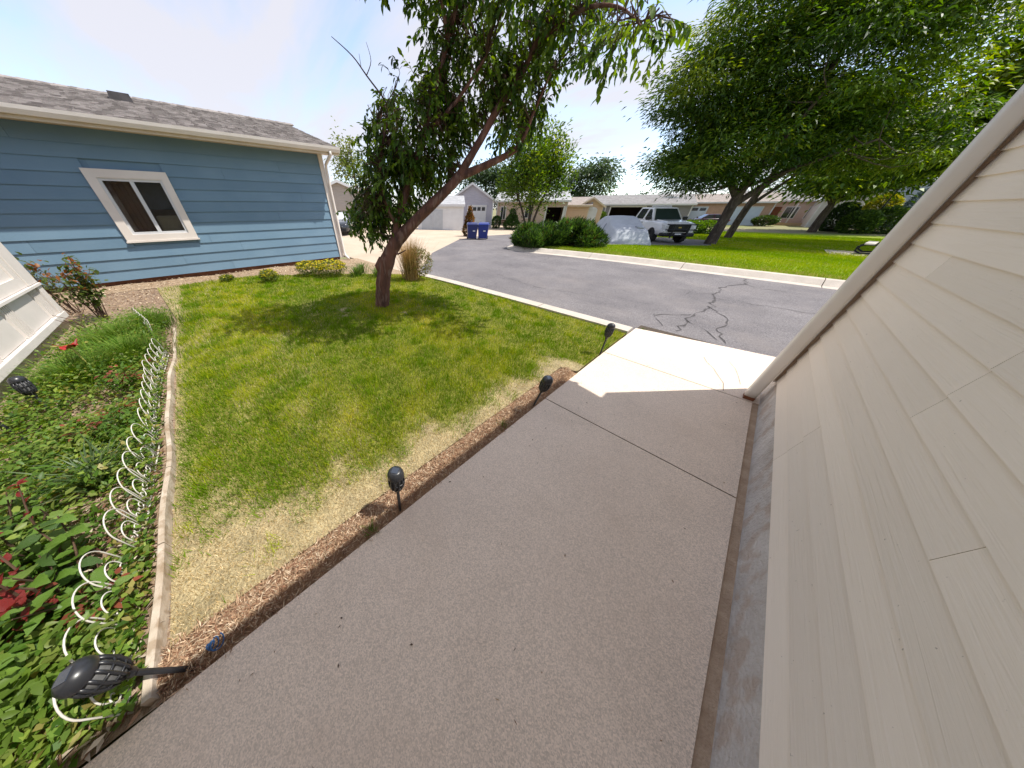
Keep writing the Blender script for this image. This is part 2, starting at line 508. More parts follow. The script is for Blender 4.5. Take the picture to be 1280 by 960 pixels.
def np_mesh(name, verts, quads, cols, mat, parent=None, off=None, smooth=False, **kw):
    """quads/tris of shape (n,k); cols per vertex rgb"""
    me = bpy.data.meshes.new(name)
    verts = np.asarray(verts, dtype=np.float32)
    if off is not None: verts = verts - np.asarray(off, dtype=np.float32)
    nv, (nf, k) = len(verts), quads.shape
    me.vertices.add(nv); me.vertices.foreach_set('co', verts.ravel())
    me.loops.add(nf * k); me.loops.foreach_set('vertex_index', quads.astype(np.int32).ravel())
    me.polygons.add(nf)
    me.polygons.foreach_set('loop_start', np.arange(0, nf * k, k, dtype=np.int32))
    if smooth: me.polygons.foreach_set('use_smooth', np.ones(nf, dtype=bool))
    at = me.attributes.new('Col', 'FLOAT_COLOR', 'POINT')
    c4 = np.ones((nv, 4), dtype=np.float32); c4[:, :3] = cols
    at.data.foreach_set('color', c4.ravel())
    me.update(calc_edges=True)
    me.materials.append(MT[mat])
    o = bpy.data.objects.new(name, me)
    COL.objects.link(o)
    if parent is not None: o.parent = parent
    elif off is not None: o.location = off
    return tag(o, **kw)


def unit(a):
    return a / np.maximum(np.linalg.norm(a, axis=1, keepdims=True), 1e-9)


def leaf_arrays(pos, dirs, length, width, fold=.25, droop=0.):
    """diamond leaves: base, right, tip, left (folded along the midrib)"""
    n = len(pos)
    length = np.broadcast_to(np.asarray(length, float), (n,))[:, None]
    width = np.broadcast_to(np.asarray(width, float), (n,))[:, None]
    d = unit(dirs)
    up = unit(np.array([0, 0, 1.]) + RNG.normal(0, .55, (n, 3)))
    side = unit(np.cross(d, up)); nrm = np.cross(side, d)
    mid = pos + d * length * .45
    v = np.empty((n, 4, 3))
    v[:, 0] = pos
    v[:, 1] = mid + side * width * .5 + nrm * width * fold
    v[:, 2] = pos + d * length - np.array([0, 0, 1.]) * droop * length
    v[:, 3] = mid - side * width * .5 + nrm * width * fold
    q = np.arange(n * 4).reshape(n, 4)
    return v.reshape(-1, 3), q


def big_leaf_arrays(pos, dirs, length, width, bend=.3, cup=.15, up=None):
    """8-vertex broad leaf with a midrib that bends down"""
    n = len(pos)
    length = np.broadcast_to(np.asarray(length, float), (n,))[:, None]
    width = np.broadcast_to(np.asarray(width, float), (n,))[:, None]
    d = unit(dirs)
    upv = unit(np.array([0, 0, 1.]) + RNG.normal(0, .25, (n, 3)))
    side = unit(np.cross(d, upv)); nrm = np.cross(side, d)
    ts = [0, .3, .65, 1.]
    ws = [0, 1., .85, 0]
    V = []
    for t, w in zip(ts, ws):
        c = pos + d * length * t + nrm * length * (-bend * t * t)
        if w == 0: V.append(c)
        else:
            V.append(c); V.append(c + side * width * .5 * w + nrm * width * cup); V.append(c - side * width * .5 * w + nrm * width * cup)
    v = np.stack(V, axis=1)  # base,c1,r1,l1,c2,r2,l2,tip
    b = (np.arange(n) * 8)[:, None]
    f = np.concatenate([b + np.array([[0, 2, 1, 1]]), b + np.array([[0, 1, 3, 3]]), b + np.array([[1, 2, 5, 4]]), b + np.array([[3, 1, 4, 6]]),
                        b + np.array([[4, 5, 7, 7]]), b + np.array([[6, 4, 7, 7]])])
    # degenerate quads -> use triangles throughout
    tris = np.concatenate([b + np.array([[0, 2, 1]]), b + np.array([[0, 1, 3]]), b + np.array([[1, 2, 5]]), b + np.array([[1, 5, 4]]),
                           b + np.array([[3, 1, 4]]), b + np.array([[3, 4, 6]]), b + np.array([[4, 5, 7]]), b + np.array([[6, 4, 7]])])
    return v.reshape(-1, 3), tris


def pick_cols(n, palette, weights=None, jitter=.18, rep=4):
    pal = np.array(palette)
    idx = RNG.choice(len(pal), n, p=weights)
    c = pal[idx] * (1 + RNG.normal(0, jitter, (n, 1))).clip(.5, 1.6)
    return np.repeat(c, rep, axis=0)


_w = RNG.normal(0, 1, (14, 2)); _ph = RNG.uniform(0, 6.28, 14)
def field(x, y, s=1.):
    """smooth random field roughly in -1..1"""
    o = 0
    for k in range(14):
        f = s * (1 + k * .35)
        o = o + np.sin((x * _w[k, 0] + y * _w[k, 1]) * f + _ph[k]) / (1 + k * .25)
    return o / 3.2


def sstep(a, b, x):
    t = np.clip((np.asarray(x, float) - a) / (b - a), 0, 1)
    return t * t * (3 - 2 * t)


def g0(x, y):
    return float(-.10 - .27 * sstep(12, 26, y) - .2 * sstep(28, 48, y))


def gz(x, y):
    return float(.10 - .44 * sstep(11.9, 26, y) - .2 * sstep(28, 48, y))


def sheet(name, poly, zf, mat, step=1.5, parent=None, cuts=True, xcuts=False, thick=0., **kw):
    bm = bmesh.new()
    f = bm.faces.new([bm.verts.new((x, y, 0)) for x, y in poly])
    if f.normal.z < 0: f.normal_flip()
    ys = [p[1] for p in poly]; xs = [p[0] for p in poly]
    if cuts:
        y = min(ys) + step
        while y < max(ys):
            bmesh.ops.bisect_plane(bm, geom=bm.verts[:] + bm.edges[:] + bm.faces[:], plane_co=(0, y, 0), plane_no=(0, 1, 0)); y += step
    if xcuts:
        x = min(xs) + step
        while x < max(xs):
            bmesh.ops.bisect_plane(bm, geom=bm.verts[:] + bm.edges[:] + bm.faces[:], plane_co=(x, 0, 0), plane_no=(1, 0, 0)); x += step
    bmesh.ops.triangulate(bm, faces=bm.faces[:])
    for v in bm.verts: v.co.z = zf(v.co.x, v.co.y)
    bmesh.ops.recalc_face_normals(bm, faces=bm.faces[:])
    if bm.faces[:][0].normal.z < 0: bmesh.ops.reverse_faces(bm, faces=bm.faces[:])
    me = bpy.data.meshes.new(name); bm.to_mesh(me); bm.free()
    me.materials.append(MT[mat])
    o = bpy.data.objects.new(name, me); COL.objects.link(o)
    if parent: o.parent = parent
    return tag(o, **kw)


# ================================================================ SETTING
ST = dict(kind='structure')
sheet('ground', [(-400, -300), (400, -300), (400, 500), (-400, 500)], g0, 'ground', 6, **ST)
road = sheet('road', [(60, 4.72), (60, 11.33), (-3, 11.38), (-5.4, 11.17), (-6.8, 10.92), (-7.9, 10.95), (-8.75, 12.2), (-9.3, 15), (-9.8, 30),
              (-14.5, 30), (-13.6, 15), (-12.6, 12.2), (-9.5, 7.6), (-6.6, 4.72)],
             lambda x, y: g0(x, y) + .05, 'asphalt', 1.0, **ST)
sheet('driveway_apron', [(-6.6, 4.72), (-9.5, 7.6), (-12.6, 12.2), (-13.6, 15), (-14.2, 25), (-19, 30), (-45, 30), (-45, 4.4), (-6.0, 4.4)],
      lambda x, y: g0(x, y) + .045, 'apron', 1.0, **ST)

# cracks in the asphalt
def crack(pts, w=.03, jit=.06):
    mb = MB()
    P = []
    for i in range(len(pts) - 1):
        a, b = np.array(pts[i]), np.array(pts[i + 1])
        m = max(2, int(np.linalg.norm(b - a) / .12))
        for k in range(m):
            P.append(a + (b - a) * k / m + RNG.normal(0, jit, 2) * .5)
    P.append(np.array(pts[-1]))
    L, Rr = [], []
    for i, p in enumerate(P):
        q = P[min(i + 1, len(P) - 1)] - P[max(i - 1, 0)]
        n = np.array([-q[1], q[0]]); n = n / (np.linalg.norm(n) + 1e-9)
        ww = w * abs(random.gauss(.55, .45))
        L.append((p[0] + n[0] * ww, p[1] + n[1] * ww, -.045)); Rr.append((p[0] - n[0] * ww, p[1] - n[1] * ww, -.045))
    k = len(L)
    mb.add(L + Rr, [(i, k + i, k + i + 1, i + 1) for i in range(k - 1)])
    mb.build('crack', 'crack', road)
crack([(.15, 11.2), (.2, 10.4), (-.15, 9.6), (-.2, 8.4), (-.1, 7.4), (-.25, 6.4), (-.3, 5.3)], .022)
crack([(.2, 10.3), (.5, 10.0), (.9, 10.1)], .010)
crack([(-.2, 8.6), (-.6, 8.3), (-.7, 7.7)], .009)
crack([(-.3, 6.0), (.05, 5.7), (.2, 5.35)], .010)
crack([(-.2, 8.1), (.6, 8.2), (1.6, 8.3)], .008)
crack([(-.12, 7.3), (.25, 6.6), (.15, 5.9), (.3, 5.3)], .014)
crack([(-.25, 6.5), (-.75, 5.9), (-.5, 5.4)], .012)
crack([(-5.6, 11.0), (-5.2, 9.6), (-5.6, 8.2), (-5.2, 6.8), (-5.5, 5.2)], .007)
crack([(-8, 9.6), (-6.4, 9.1), (-4.8, 9.3), (-3.1, 8.6)], .006)
crack([(-4.9, 6.4), (-3.4, 6.0), (-1.8, 6.3)], .006)

# walkway slabs
walk = empty('walkway', (0, 0, 0), **ST)
bed = MB().box(-.75, .70, -1.9, 5.1, -.2, -.03).build('slab_bed', 'joint', walk)
def slab(poly, z0=-.12, z1=0., name='slab'):
    mb = MB()
    mb.prism(poly, z0, z1, 2)
    return mb.build(name, 'concrete', walk, bevel=.006)
slab([(-.77, -1.9), (.635, -1.9), (.635, 2.048), (-.77, 2.048)])
slab([(-.77, 2.072), (.635, 2.072), (.635, 3.552), (-.765, 3.552)])
slab([(-.765, 3.575), (.8, 3.575), (.8, 5.10), (-.745, 4.80)])
slab([(.808, 3.95), (2.6, 3.95), (2.6, 5.45), (.808, 5.11)])
slab([(2.61, 3.95), (7, 3.95), (7, 5.6), (2.61, 5.45)])
MB().box(.637, .70, -1.9, 3.85, -.1, -.012).build('gap_filler', 'gapdirt', walk)
mbc = MB()
def ribbon(pts, w, z):
    L = []; Q = []
    for i, p in enumerate(pts):
        q = np.array(pts[min(i + 1, len(pts) - 1)]) - np.array(pts[max(i - 1, 0)])
        n = np.array([-q[1], q[0]]) / (np.linalg.norm(q) + 1e-9)
        L.append((p[0] + n[0] * w, p[1] + n[1] * w, z)); Q.append((p[0] - n[0] * w, p[1] - n[1] * w, z))
    k = len(L)
    mbc.add(L + Q, [(i, k + i, k + i + 1, i + 1) for i in range(k - 1)])
ribbon([(.15, 4.4), (.2, 4.25), (.28, 4.12), (.34, 3.95), (.4, 3.8), (.42, 3.6)], .0018, .004)
ribbon([(.38, 4.5), (.46, 4.3), (.5, 4.1), (.53, 3.9)], .0014, .004)
mbc.build('crack', 'crack', walk)

# kerbs
def kerb(name, pts, prof, seg, mat='kerb'):
    """profile (offset to the left of travel, z) swept along pts, cut into stones"""
    root = empty(name, (0, 0, 0), **ST)
    P = [np.array(p, float) for p in pts]
    acc = [0]
    for i in range(len(P) - 1): acc.append(acc[-1] + np.linalg.norm(P[i + 1] - P[i]))
    def at(s):
        s = min(max(s, 0), acc[-1])
        for i in range(len(P) - 1):
            if s <= acc[i + 1] + 1e-9:
                t = (s - acc[i]) / (acc[i + 1] - acc[i]); return P[i] * (1 - t) + P[i + 1] * t
        return P[-1]
    s = 0
    while s < acc[-1] - .1:
        e = min(s + seg, acc[-1])
        m = max(2, int((e - s) / .3))
        mb = MB(); rings = []
        for k in range(m + 1):
            u = s + .008 + (e - s - .016) * k / m
            p = at(u); d = at(u + .4) - at(u - .4); d = d / np.linalg.norm(d); n = np.array([-d[1], d[0]])
            base = g0(p[0], p[1]) + .10
            rings.append([(p[0] + n[0] * a, p[1] + n[1] * a, z + base) for a, z in prof])
        c = len(prof)
        vs = [v for r in rings for v in r]; fs = []
        for k in range(m):
            for j in range(c): fs.append((k * c + j, k * c + (j + 1) % c, (k + 1) * c + (j + 1) % c, (k + 1) * c + j))
        fs.append(tuple(range(c))); fs.append(tuple(m * c + j for j in range(c - 1, -1, -1)))
        mb.add(vs, fs).build('kerb_stone', mat, root)
        s = e
    return root
# far rolled kerb (travel towards -X then +Y: the grass lies on the right-hand side -> negative offsets)
kerb('kerb_far', [(45, 11.25), (20, 11.28), (5, 11.3), (-3, 11.38), (-5.4, 11.17), (-6.4, 10.98), (-7.2, 10.92), (-7.9, 11.05), (-8.4, 11.5), (-8.75, 12.2), (-9.05, 13.5), (-9.3, 15), (-9.6, 22)],
     [(.0, -.2), (0, -.05), (-.22, -.035), (-.40, .09), (-.58, .10), (-.58, -.2)], 2.9)
kerb('kerb_near', [(-.78, 4.63), (-2.4, 4.63), (-5.0, 4.60), (-6.4, 4.5)],
     [(-.16, -.2), (-.16, .004), (-.13, .016), (.11, .016), (.12, -.2)], 1.6)

# lawns and beds
LAWN = [(-.97, -.80), (-.97, 2.75), (-.79, 2.8), (-.79, 4.52), (-5.0, 4.5), (-6.4, 4.38), (-7.0, 3.6), (-8.2, 2.5), (-9.2, 1.0), (-9.35, -1.2), (-6.2, -.80)]
def lawn_z(x, y):
    return .0 + .02 * float(field(np.array(x), np.array(y), .8))
def straw_at(x, y):
    f2 = field(x + 7, y - 3, 2.7); f3 = field(x - 5, y + 9, 6.); f4 = field(x * 1.7 + 2, y * 1.7, 11.)
    edge = np.clip(1.25 - (-.97 - x) / (.27 + .17 * f2 + .12 * f3 + .10 * f4), 0, 1) * (y < 3.0)
    corner = np.clip(1.30 - np.hypot((x + 1.0) / .66, (y + .75) / .50) + .30 * f3 + .15 * f4, 0, 1)
    bedge = np.clip(1 - (y + .80) / (.10 + .06 * f2), 0, 1) * .8
    bare = np.clip(f2 * .9 + f3 * .35 + f4 * .2 - .42, 0, 1)
    return np.clip(1.15 * edge + 1.3 * corner + bedge + .45 * bare, 0, 1), bare, edge, corner
lawn_o = sheet('lawn', LAWN, lawn_z, 'lawn_soil', .09, xcuts=True, **ST)
_c = np.array([v.co[:2] for v in lawn_o.data.vertices])
_s = straw_at(_c[:, 0], _c[:, 1])[0][:, None]
_a = lawn_o.data.attributes.new('Col', 'FLOAT_COLOR', 'POINT')
_k = np.ones((len(_c), 4), dtype=np.float32); _k[:, :3] = _s * np.array([.50, .41, .23]) + (1 - _s) * np.array([.26, .26, .04])
_a.data.foreach_set('color', _k.ravel())
sheet('garden_bed', [(-.79, -.80), (-6.2, -.80), (-9.35, -1.2), (-9.35, -9), (-6.5, -9), (-6.5, -1.95), (-.79, -1.95)],
      lambda x, y: -.02 + .03 * float(field(np.array(x), np.array(y), 2.)), 'soil', .2, **ST)
sheet('mulch_border', [(-9.35, -9), (-10.27, -9), (-10.27, 3.9), (-10.2, 4.4), (-6.4, 4.38), (-7.0, 3.6), (-8.2, 2.5), (-9.2, 1.0), (-9.35, -1.2)],
      lambda x, y: -.01 + .02 * float(field(np.array(x), np.array(y), 2.)), 'mulch', .3, **ST)
sheet('root_border', [(-.77, -.82), (-.77, 2.82), (-.985, 2.75), (-.985, -.80)],
      lambda x, y: -.03 + .035 * (1 - ((x + .88) / .11) ** 2), 'thatch', .1, **ST)
sheet('far_lawn', [(45, 11.8), (20, 11.83), (5, 11.86), (-3, 11.94), (-5.4, 11.73), (-6.6, 11.5), (-7.4, 11.6), (-8.1, 12.3), (-8.5, 13.5), (-8.75, 15), (-9.1, 26), (-9, 42), (4, 46), (14, 48), (45, 48)],
      gz, 'far_lawn', .8, **ST)
sheet('parking_pad', [(-8.6, 16.0), (-5.2, 15.9), (-1.9, 23.0), (-2.6, 27.5), (-8.9, 27.5)], lambda x, y: gz(x, y) + .012, 'asphalt', 1., **ST)

# ================================================================ NEAR BUILDINGS
def beige_house():
    base = (.68, 3.8, 0)
    r = empty('beige_house', base, label='cream lap-sided house wing close beside the walkway on the right', cat='house')
    B = lambda mb, n, m, p=r, **k: mb.build(n, m, p, off=base, **k)
    X = .69
    B(MB().box(X, .95, -2.2, 3.86, -.3, .255), 'foundation', 'foundation')
    B(MB().box(X + .02, 6.6, -6, 3.84, .26, 2.93), 'wall_core', 'beige_trim')
    # lap boards, each a piece; joints staggered
    z, k, exp = .245, 0, .1155
    joints = {0: [2.28], 1: [2.26, -.9], 2: [2.27], 3: [.1], 4: [-.6], 5: [1.15], 6: [1.80, -1.2], 7: [1.79], 8: [1.78], 9: [-.3, 2.9]}
    while z < 2.9:
        zt = min(z + exp + .02, 2.92)
        cuts = [-2.6] + sorted(joints.get(k, [[.6], [2.4], [-.8], [1.5], [3.0]][k % 5])) + [3.655]
        for a, b in zip(cuts[:-1], cuts[1:]):
            w = .0015
            bow = random.uniform(-.002, .002)
            mb = MB()
            n = 5
            ring = []
            for i in range(n + 1):
                y = a + w + (b - a - 2 * w) * i / n
                dz = bow * math.sin(i / n * math.pi)
                ring.append([(X - .014, y, z + dz), (X - .002, y, zt), (X + .019, y, zt), (X + .019, y, z + dz + .001)])
            vs = [v for rr in ring for v in rr]
            fs = [(0, 1, 2, 3), tuple(n * 4 + j for j in (3, 2, 1, 0))]
            for i in range(n):
                for j in range(4):
                    fs.append((i * 4 + j, i * 4 + (j + 1) % 4, (i + 1) * 4 + (j + 1) % 4, (i + 1) * 4 + j))
            mb.add(vs, fs)
            B(mb, 'siding_board', 'beige_board')
        z += exp; k += 1
    B(MB().box(X - .03, X + .08, 3.670, 3.95, .22, 2.93), 'corner_board', 'beige_trim', bevel=.004)
    B(MB().box(X + .083, 6.6, 3.845, 3.92, .22, 2.93), 'front_siding', 'beige_trim')
    # garage door on the street side
    d = B(MB().box(1.4, 5.2, 3.923, 3.95, .02, 2.2), 'garage_door', 'white_trim')
    for zz in (.55, 1.08, 1.61):
        B(MB().box(1.42, 5.18, 3.9505, 3.965, zz - .48, zz), 'door_panel', 'white_paint', d)
    # downspout with a kicked-out foot
    pts = [(.60, 3.63, 2.80), (.60, 3.63, .10)]
    mb = MB()
    hx, hy = .042, .05
    def rring(cx, cy, z, s=1.):
        o = []
        for ax, ay in ((-1, -1), (1, -1), (1, 1), (-1, 1)):
            for q in range(4):
                a = math.atan2(ay, ax) - R(45) + R(30) * q
                o.append((cx + ax * (hx - .02) + .02 * math.cos(a), cy + ay * (hy - .02) + .02 * math.sin(a), z))
        return o
    rings = [rring(.605, 3.64, .035), rring(.605, 3.64, .10), rring(.605, 3.64, 1.5), rring(.605, 3.64, 2.72)]
    vs = [v for rr in rings for v in rr]; fs = []
    for i in range(len(rings) - 1):
        for j in range(16): fs.append((i * 16 + j, i * 16 + (j + 1) % 16, (i + 1) * 16 + (j + 1) % 16, (i + 1) * 16 + j))
    fs.append(tuple(range(16))); fs.append(tuple(3 * 16 + j for j in range(15, -1, -1)))
    mb.add(vs, fs)
    sp = B(mb, 'downspout', 'beige_trim', smooth=True)
    B(MB().box(X - .026, X + .015, 3.657, 3.668, .24, 2.9), 'dark_channel', 'gapdirt')  # brown strip painting the shadow gap beside the downspout
    B(MB().box(.568, .645, 3.588, 3.692, .0, .034), 'rusty_foot', 'wood_brown', sp)
    # roof with deep side eave
    e, zt = .34, 2.95
    sl = .34
    rx = 3.7
    zr = zt + (rx - e) * sl
    th = .14
    roof = B(MB().prism([(e, zt + .02), (rx, zr + .02), (2 * rx - e, zt + .02), (2 * rx - e, zt + .02 + th * .5), (rx, zr + th), (e, zt + .02 + th * .5)], -6.3, 3.90, 1), 'roof', 'shingle')
    B(MB().prism([(.66, 2.93), (6.7, 2.93), (rx, zr)], 3.79, 3.88, 1), 'gable', 'beige_trim')
    B(MB().box(e - .02, e + .02, -6.3, 3.86, zt - .12, zt + .018), 'fascia', 'beige_trim')
    B(MB().box(e - .11, e - .025, -6.3, 3.85, zt - .09, zt + .03), 'gutter', 'beige_trim')
    B(MB().box(e + .022, .68, -6.3, 3.82, zt - .03, zt - .006), 'soffit', 'beige_trim')
beige_house()


def blue_house():
    base = (-10.3, 3.9, 0)
    r = empty('blue_house', base, label='blue lap-sided house with grey shingle roof and white slider window', cat='house')
    B = lambda mb, n, m, p=r, **k: mb.build(n, m, p, off=base, **k)
    X = -10.3
    # wall core with a real window hole
    wy0, wy1, wz0, wz1 = -1.12, -.08, 1.05, 2.13
    for a, b, c, d in [(-9, wy0, .1, 2.96), (wy1, 3.84, .1, 2.96), (wy0, wy1, .1, wz0), (wy0, wy1, wz1, 2.96)]:
        B(MB().box(X - .12, X - .022, a, b, c, d), 'wall_core', 'blue_board')
    B(MB().box(X - 7.4, X - .125, 3.72, 3.83, .1, 2.96), 'front_wall', 'blue_board')
    B(MB().box(X - 7.4, X - 7.3, -9, 3.7, .1, 2.96), 'rear_wall', 'blue_board')
    B(MB().box(X - .10, X - .03, -9, 3.8, -.3, .098), 'skirting', 'wood_brown')
    # room behind the window
    room = MB().box(X - 3.0, X - 2.9, -3.4, 2.4, .1, 2.9).box(X - 2.9, X - .13, -3.5, -3.4, .1, 2.9).box(X - 2.9, X - .13, 2.4, 2.5, .1, 2.9).box(X - 2.9, X - .13, -3.4, 2.4, .02, .09).box(X - 2.9, X - .13, -3.4, 2.4, 2.85, 2.9)
    B(room, 'room_lining', 'room')
    B(MB().box(X - 1.6, X - 1.0, -.55, .3, .1, 1.35), 'cabinet', 'wood_tan')
    B(MB().box(X - .9, X - .88, -.45, -.2, 1.62, 1.78), 'wall_notice', 'white_paint')
    cu = MB(); k_ = 16
    cu.add([(X - .16 + .012 * math.sin(i * 2.1), -1.12 + .50 * i / k_, z_) for z_ in (1.02, 2.16) for i in range(k_ + 1)], [(i, i + 1, k_ + 2 + i, k_ + 1 + i) for i in range(k_)])
    B(cu, 'curtain', 'curtain')  # brown screen added behind the left pane, since the unlit room shows near-black
    B(MB().box(X - .45, X - .25, -.56, -.10, .9, 1.42), 'chair_back', 'wood_tan', bevel=.05)
    B(MB().box(X - .60, X - .55, -.62, -.02, 1.55, 2.1), 'blind', 'blind_blue')  # dark blue panel painting the reflection in the top of the right pane
    exp = .235
    z, k = .09, 0
    cuts_by = {0: [-3.9, 0.55], 1: [-.45], 2: [.95, -5], 3: [-2.7, .3], 4: [-5], 5: [2.2, -3.8], 6: [-3.2], 7: [-3.5, 3], 8: [-2.9], 9: [1.2], 10: [-4.4, 2.6], 11: [-1.9], 12: [.8]}
    while z < 2.9:
        zt = min(z + exp + .02, 2.95)
        spans = [-9] + sorted(cuts_by.get(k, [0])) + [3.80]
        pieces = []
        for a, b in zip(spans[:-1], spans[1:]):
            if zt > wz0 - .1 and z < wz1 + .1 and a < wy1 + .1 and b > wy0 - .1:
                if a < wy0 - .1: pieces.append((a, wy0 - .1))
                if b > wy1 + .1: pieces.append((wy1 + .1, b))
            else: pieces.append((a, b))
        for a, b in pieces:
            n = max(2, int((b - a) / .7)); ring = []
            ph = random.uniform(0, 6)
            for i in range(n + 1):
                y = a + .002 + (b - a - .004) * i / n
                dz = .004 * math.sin(ph + y * 1.1) if z > .1 else 0
                ring.append([(X + .022, y, z + dz), (X - .002, y, zt + dz), (X - .021, y, zt + dz), (X - .021, y, z + dz + .001)])
            vs = [v for rr in ring for v in rr]
            fs = [(0, 1, 2, 3), tuple(n * 4 + j for j in (3, 2, 1, 0))]
            for i in range(n):
                for j in range(4): fs.append((i * 4 + j, i * 4 + (j + 1) % 4, (i + 1) * 4 + (j + 1) % 4, (i + 1) * 4 + j))
            B(MB().add(vs, fs), 'siding_board', 'blue_board')
        z += exp; k += 1
    B(MB().box(X - .10, X + .045, 3.802, 3.93, .06, 2.93), 'corner_board', 'white_trim', bevel=.004)
    # window
    w = B(MB().box(X + .02, X + .055, -1.28, -1.12, .92, 2.28).box(X + .02, X + .055, -.08, .06, .92, 2.28).box(X + .02, X + .0545, -1.12, -.08, 2.13, 2.28).box(X + .02, X + .0545, -1.12, -.08, .92, 1.05), 'window', 'white_trim')
    B(MB().box(X - .07, X + .03, -1.12, -1.07, 1.05, 2.13).box(X - .07, X + .03, -.13, -.08, 1.05, 2.13).box(X - .07, X + .029, -1.07, -.13, 2.08, 2.13).box(X - .07, X + .029, -1.07, -.13, 1.05, 1.10), 'sash', 'white_paint', w)
    B(MB().box(X - .06, X + .022, -.65, -.58, 1.10, 2.08), 'mullion', 'white_paint', w)
    B(MB().box(X - .035, X - .03, -1.07, -.65, 1.10, 2.08), 'pane', 'clear', w)
    B(MB().box(X - .015, X - .01, -.58, -.13, 1.10, 2.08), 'pane', 'clear', w)
    B(MB().box(X + .02, X + .075, -1.30, .08, .885, .918), 'sill', 'white_trim', w)
    # eaves, roof
    ov, ze, sl = .55, 3.02, .262
    xr = X - 3.7
    zr = ze + (X + ov - xr) * sl
    B(MB().box(X - .02, X + ov, -9.2, 4.25, ze - .09, ze - .065), 'soffit', 'cream_trim')
    B(MB().box(X + ov - .02, X + ov + .012, -9.2, 4.27, ze - .14, ze + .03), 'fascia', 'cream_trim')
    gut = MB().prism([(X + ov + .015, ze + .035), (X + ov + .015, ze - .085), (X + ov + .075, ze - .085), (X + ov + .115, ze - .02), (X + ov + .125, ze + .035), (X + ov + .11, ze + .035), (X + ov + .10, ze - .012), (X + ov + .07, ze - .07), (X + ov + .03, ze - .07), (X + ov + .03, ze + .035)], -9.2, 4.28, 1)
    B(gut, 'gutter', 'white_trim')
    deck = B(MB().prism([(X + ov, ze), (xr, zr), (2 * xr - X - ov, ze), (2 * xr - X - ov, ze + .03), (xr, zr + .03), (X + ov, ze + .03)], -9.2, 4.25, 1), 'roof', 'shingle')
    n = 30
    L = (X + ov + .03) - xr
    for i in range(n):
        x1 = X + ov + .03 - L * i / n; x0 = X + ov + .03 - L * (i + 1.25) / n
        if i == n - 1: x0 = xr - .02
        z1 = ze + .034 + (X + ov - x1) * sl; zz0 = ze + .034 + (X + ov - x0) * sl
        # a course of shingles, front edge proud; slightly ragged
        ys = np.arange(-9.2, 4.30, .32) + RNG.uniform(-.05, .05, len(np.arange(-9.2, 4.30, .32)))
        mb = MB()
        vs = []; fs = []
        y_e = list(ys); y_e[0] = -9.2; y_e[-1] = 4.29
        for j in range(len(y_e) - 1):
            h = random.uniform(.014, .026); dxx = random.uniform(0, .008)
            mb.hexa([(x0, y_e[j], zz0 - .005), (x1 + dxx, y_e[j], z1 - .004), (x1 + dxx, y_e[j + 1] - .006, z1 - .004), (x0, y_e[j + 1] - .006, zz0 - .005),
                     (x0, y_e[j], zz0 + .002), (x1 + dxx, y_e[j], z1 + h), (x1 + dxx, y_e[j + 1] - .006, z1 + h), (x0, y_e[j + 1] - .006, zz0 + .002)])
        B(mb, 'shingle_course', 'shingle', deck)
    cap = MB()
    y = -9.2
    while y < 4.2:
        cap.hexa([(xr - .14, y, zr + .02), (xr + .14, y, zr + .02), (xr + .14, y + .3, zr + .015), (xr - .14, y + .3, zr + .015),
                  (xr - .02, y, zr + .085), (xr + .02, y, zr + .085), (xr + .02, y + .3, zr + .075), (xr - .02, y + .3, zr + .075)]); y += .285
    B(cap, 'ridge_cap', 'shingle', deck)
    B(MB().prism([(X, 2.95), (X - 7.4, 2.95), (xr, zr - .02)], 3.70, 3.80, 1), 'gable', 'blue_board')
    xv = X + ov - (X + ov - xr) * .80; zv = ze + (X + ov - xv) * sl + .05
    v = B(MB().hexa([(xv + .2, -.28, zv - .08), (xv + .2, .16, zv - .08), (xv - .2, .16, zv + .06), (xv - .2, -.28, zv + .06),
                 (xv + .2, -.26, zv + .10), (xv + .2, .14, zv + .10), (xv - .2, .14, zv + .17), (xv - .2, -.26, zv + .17)]), 'roof_vent', 'vent', deck)
    # downspout at the corner
    sp = MB().tube([(X + ov + .06, 3.98, ze - .07), (X + ov + .06, 3.98, ze - .14), (X + .12, 3.96, ze - .34), (X + .09, 3.96, ze - .46), (X + .09, 3.96, .25), (X + .12, 3.97, .12), (X + .35, 3.99, .04)], .042, 8)
    B(sp, 'downspout', 'white_trim', smooth=True)
blue_house()


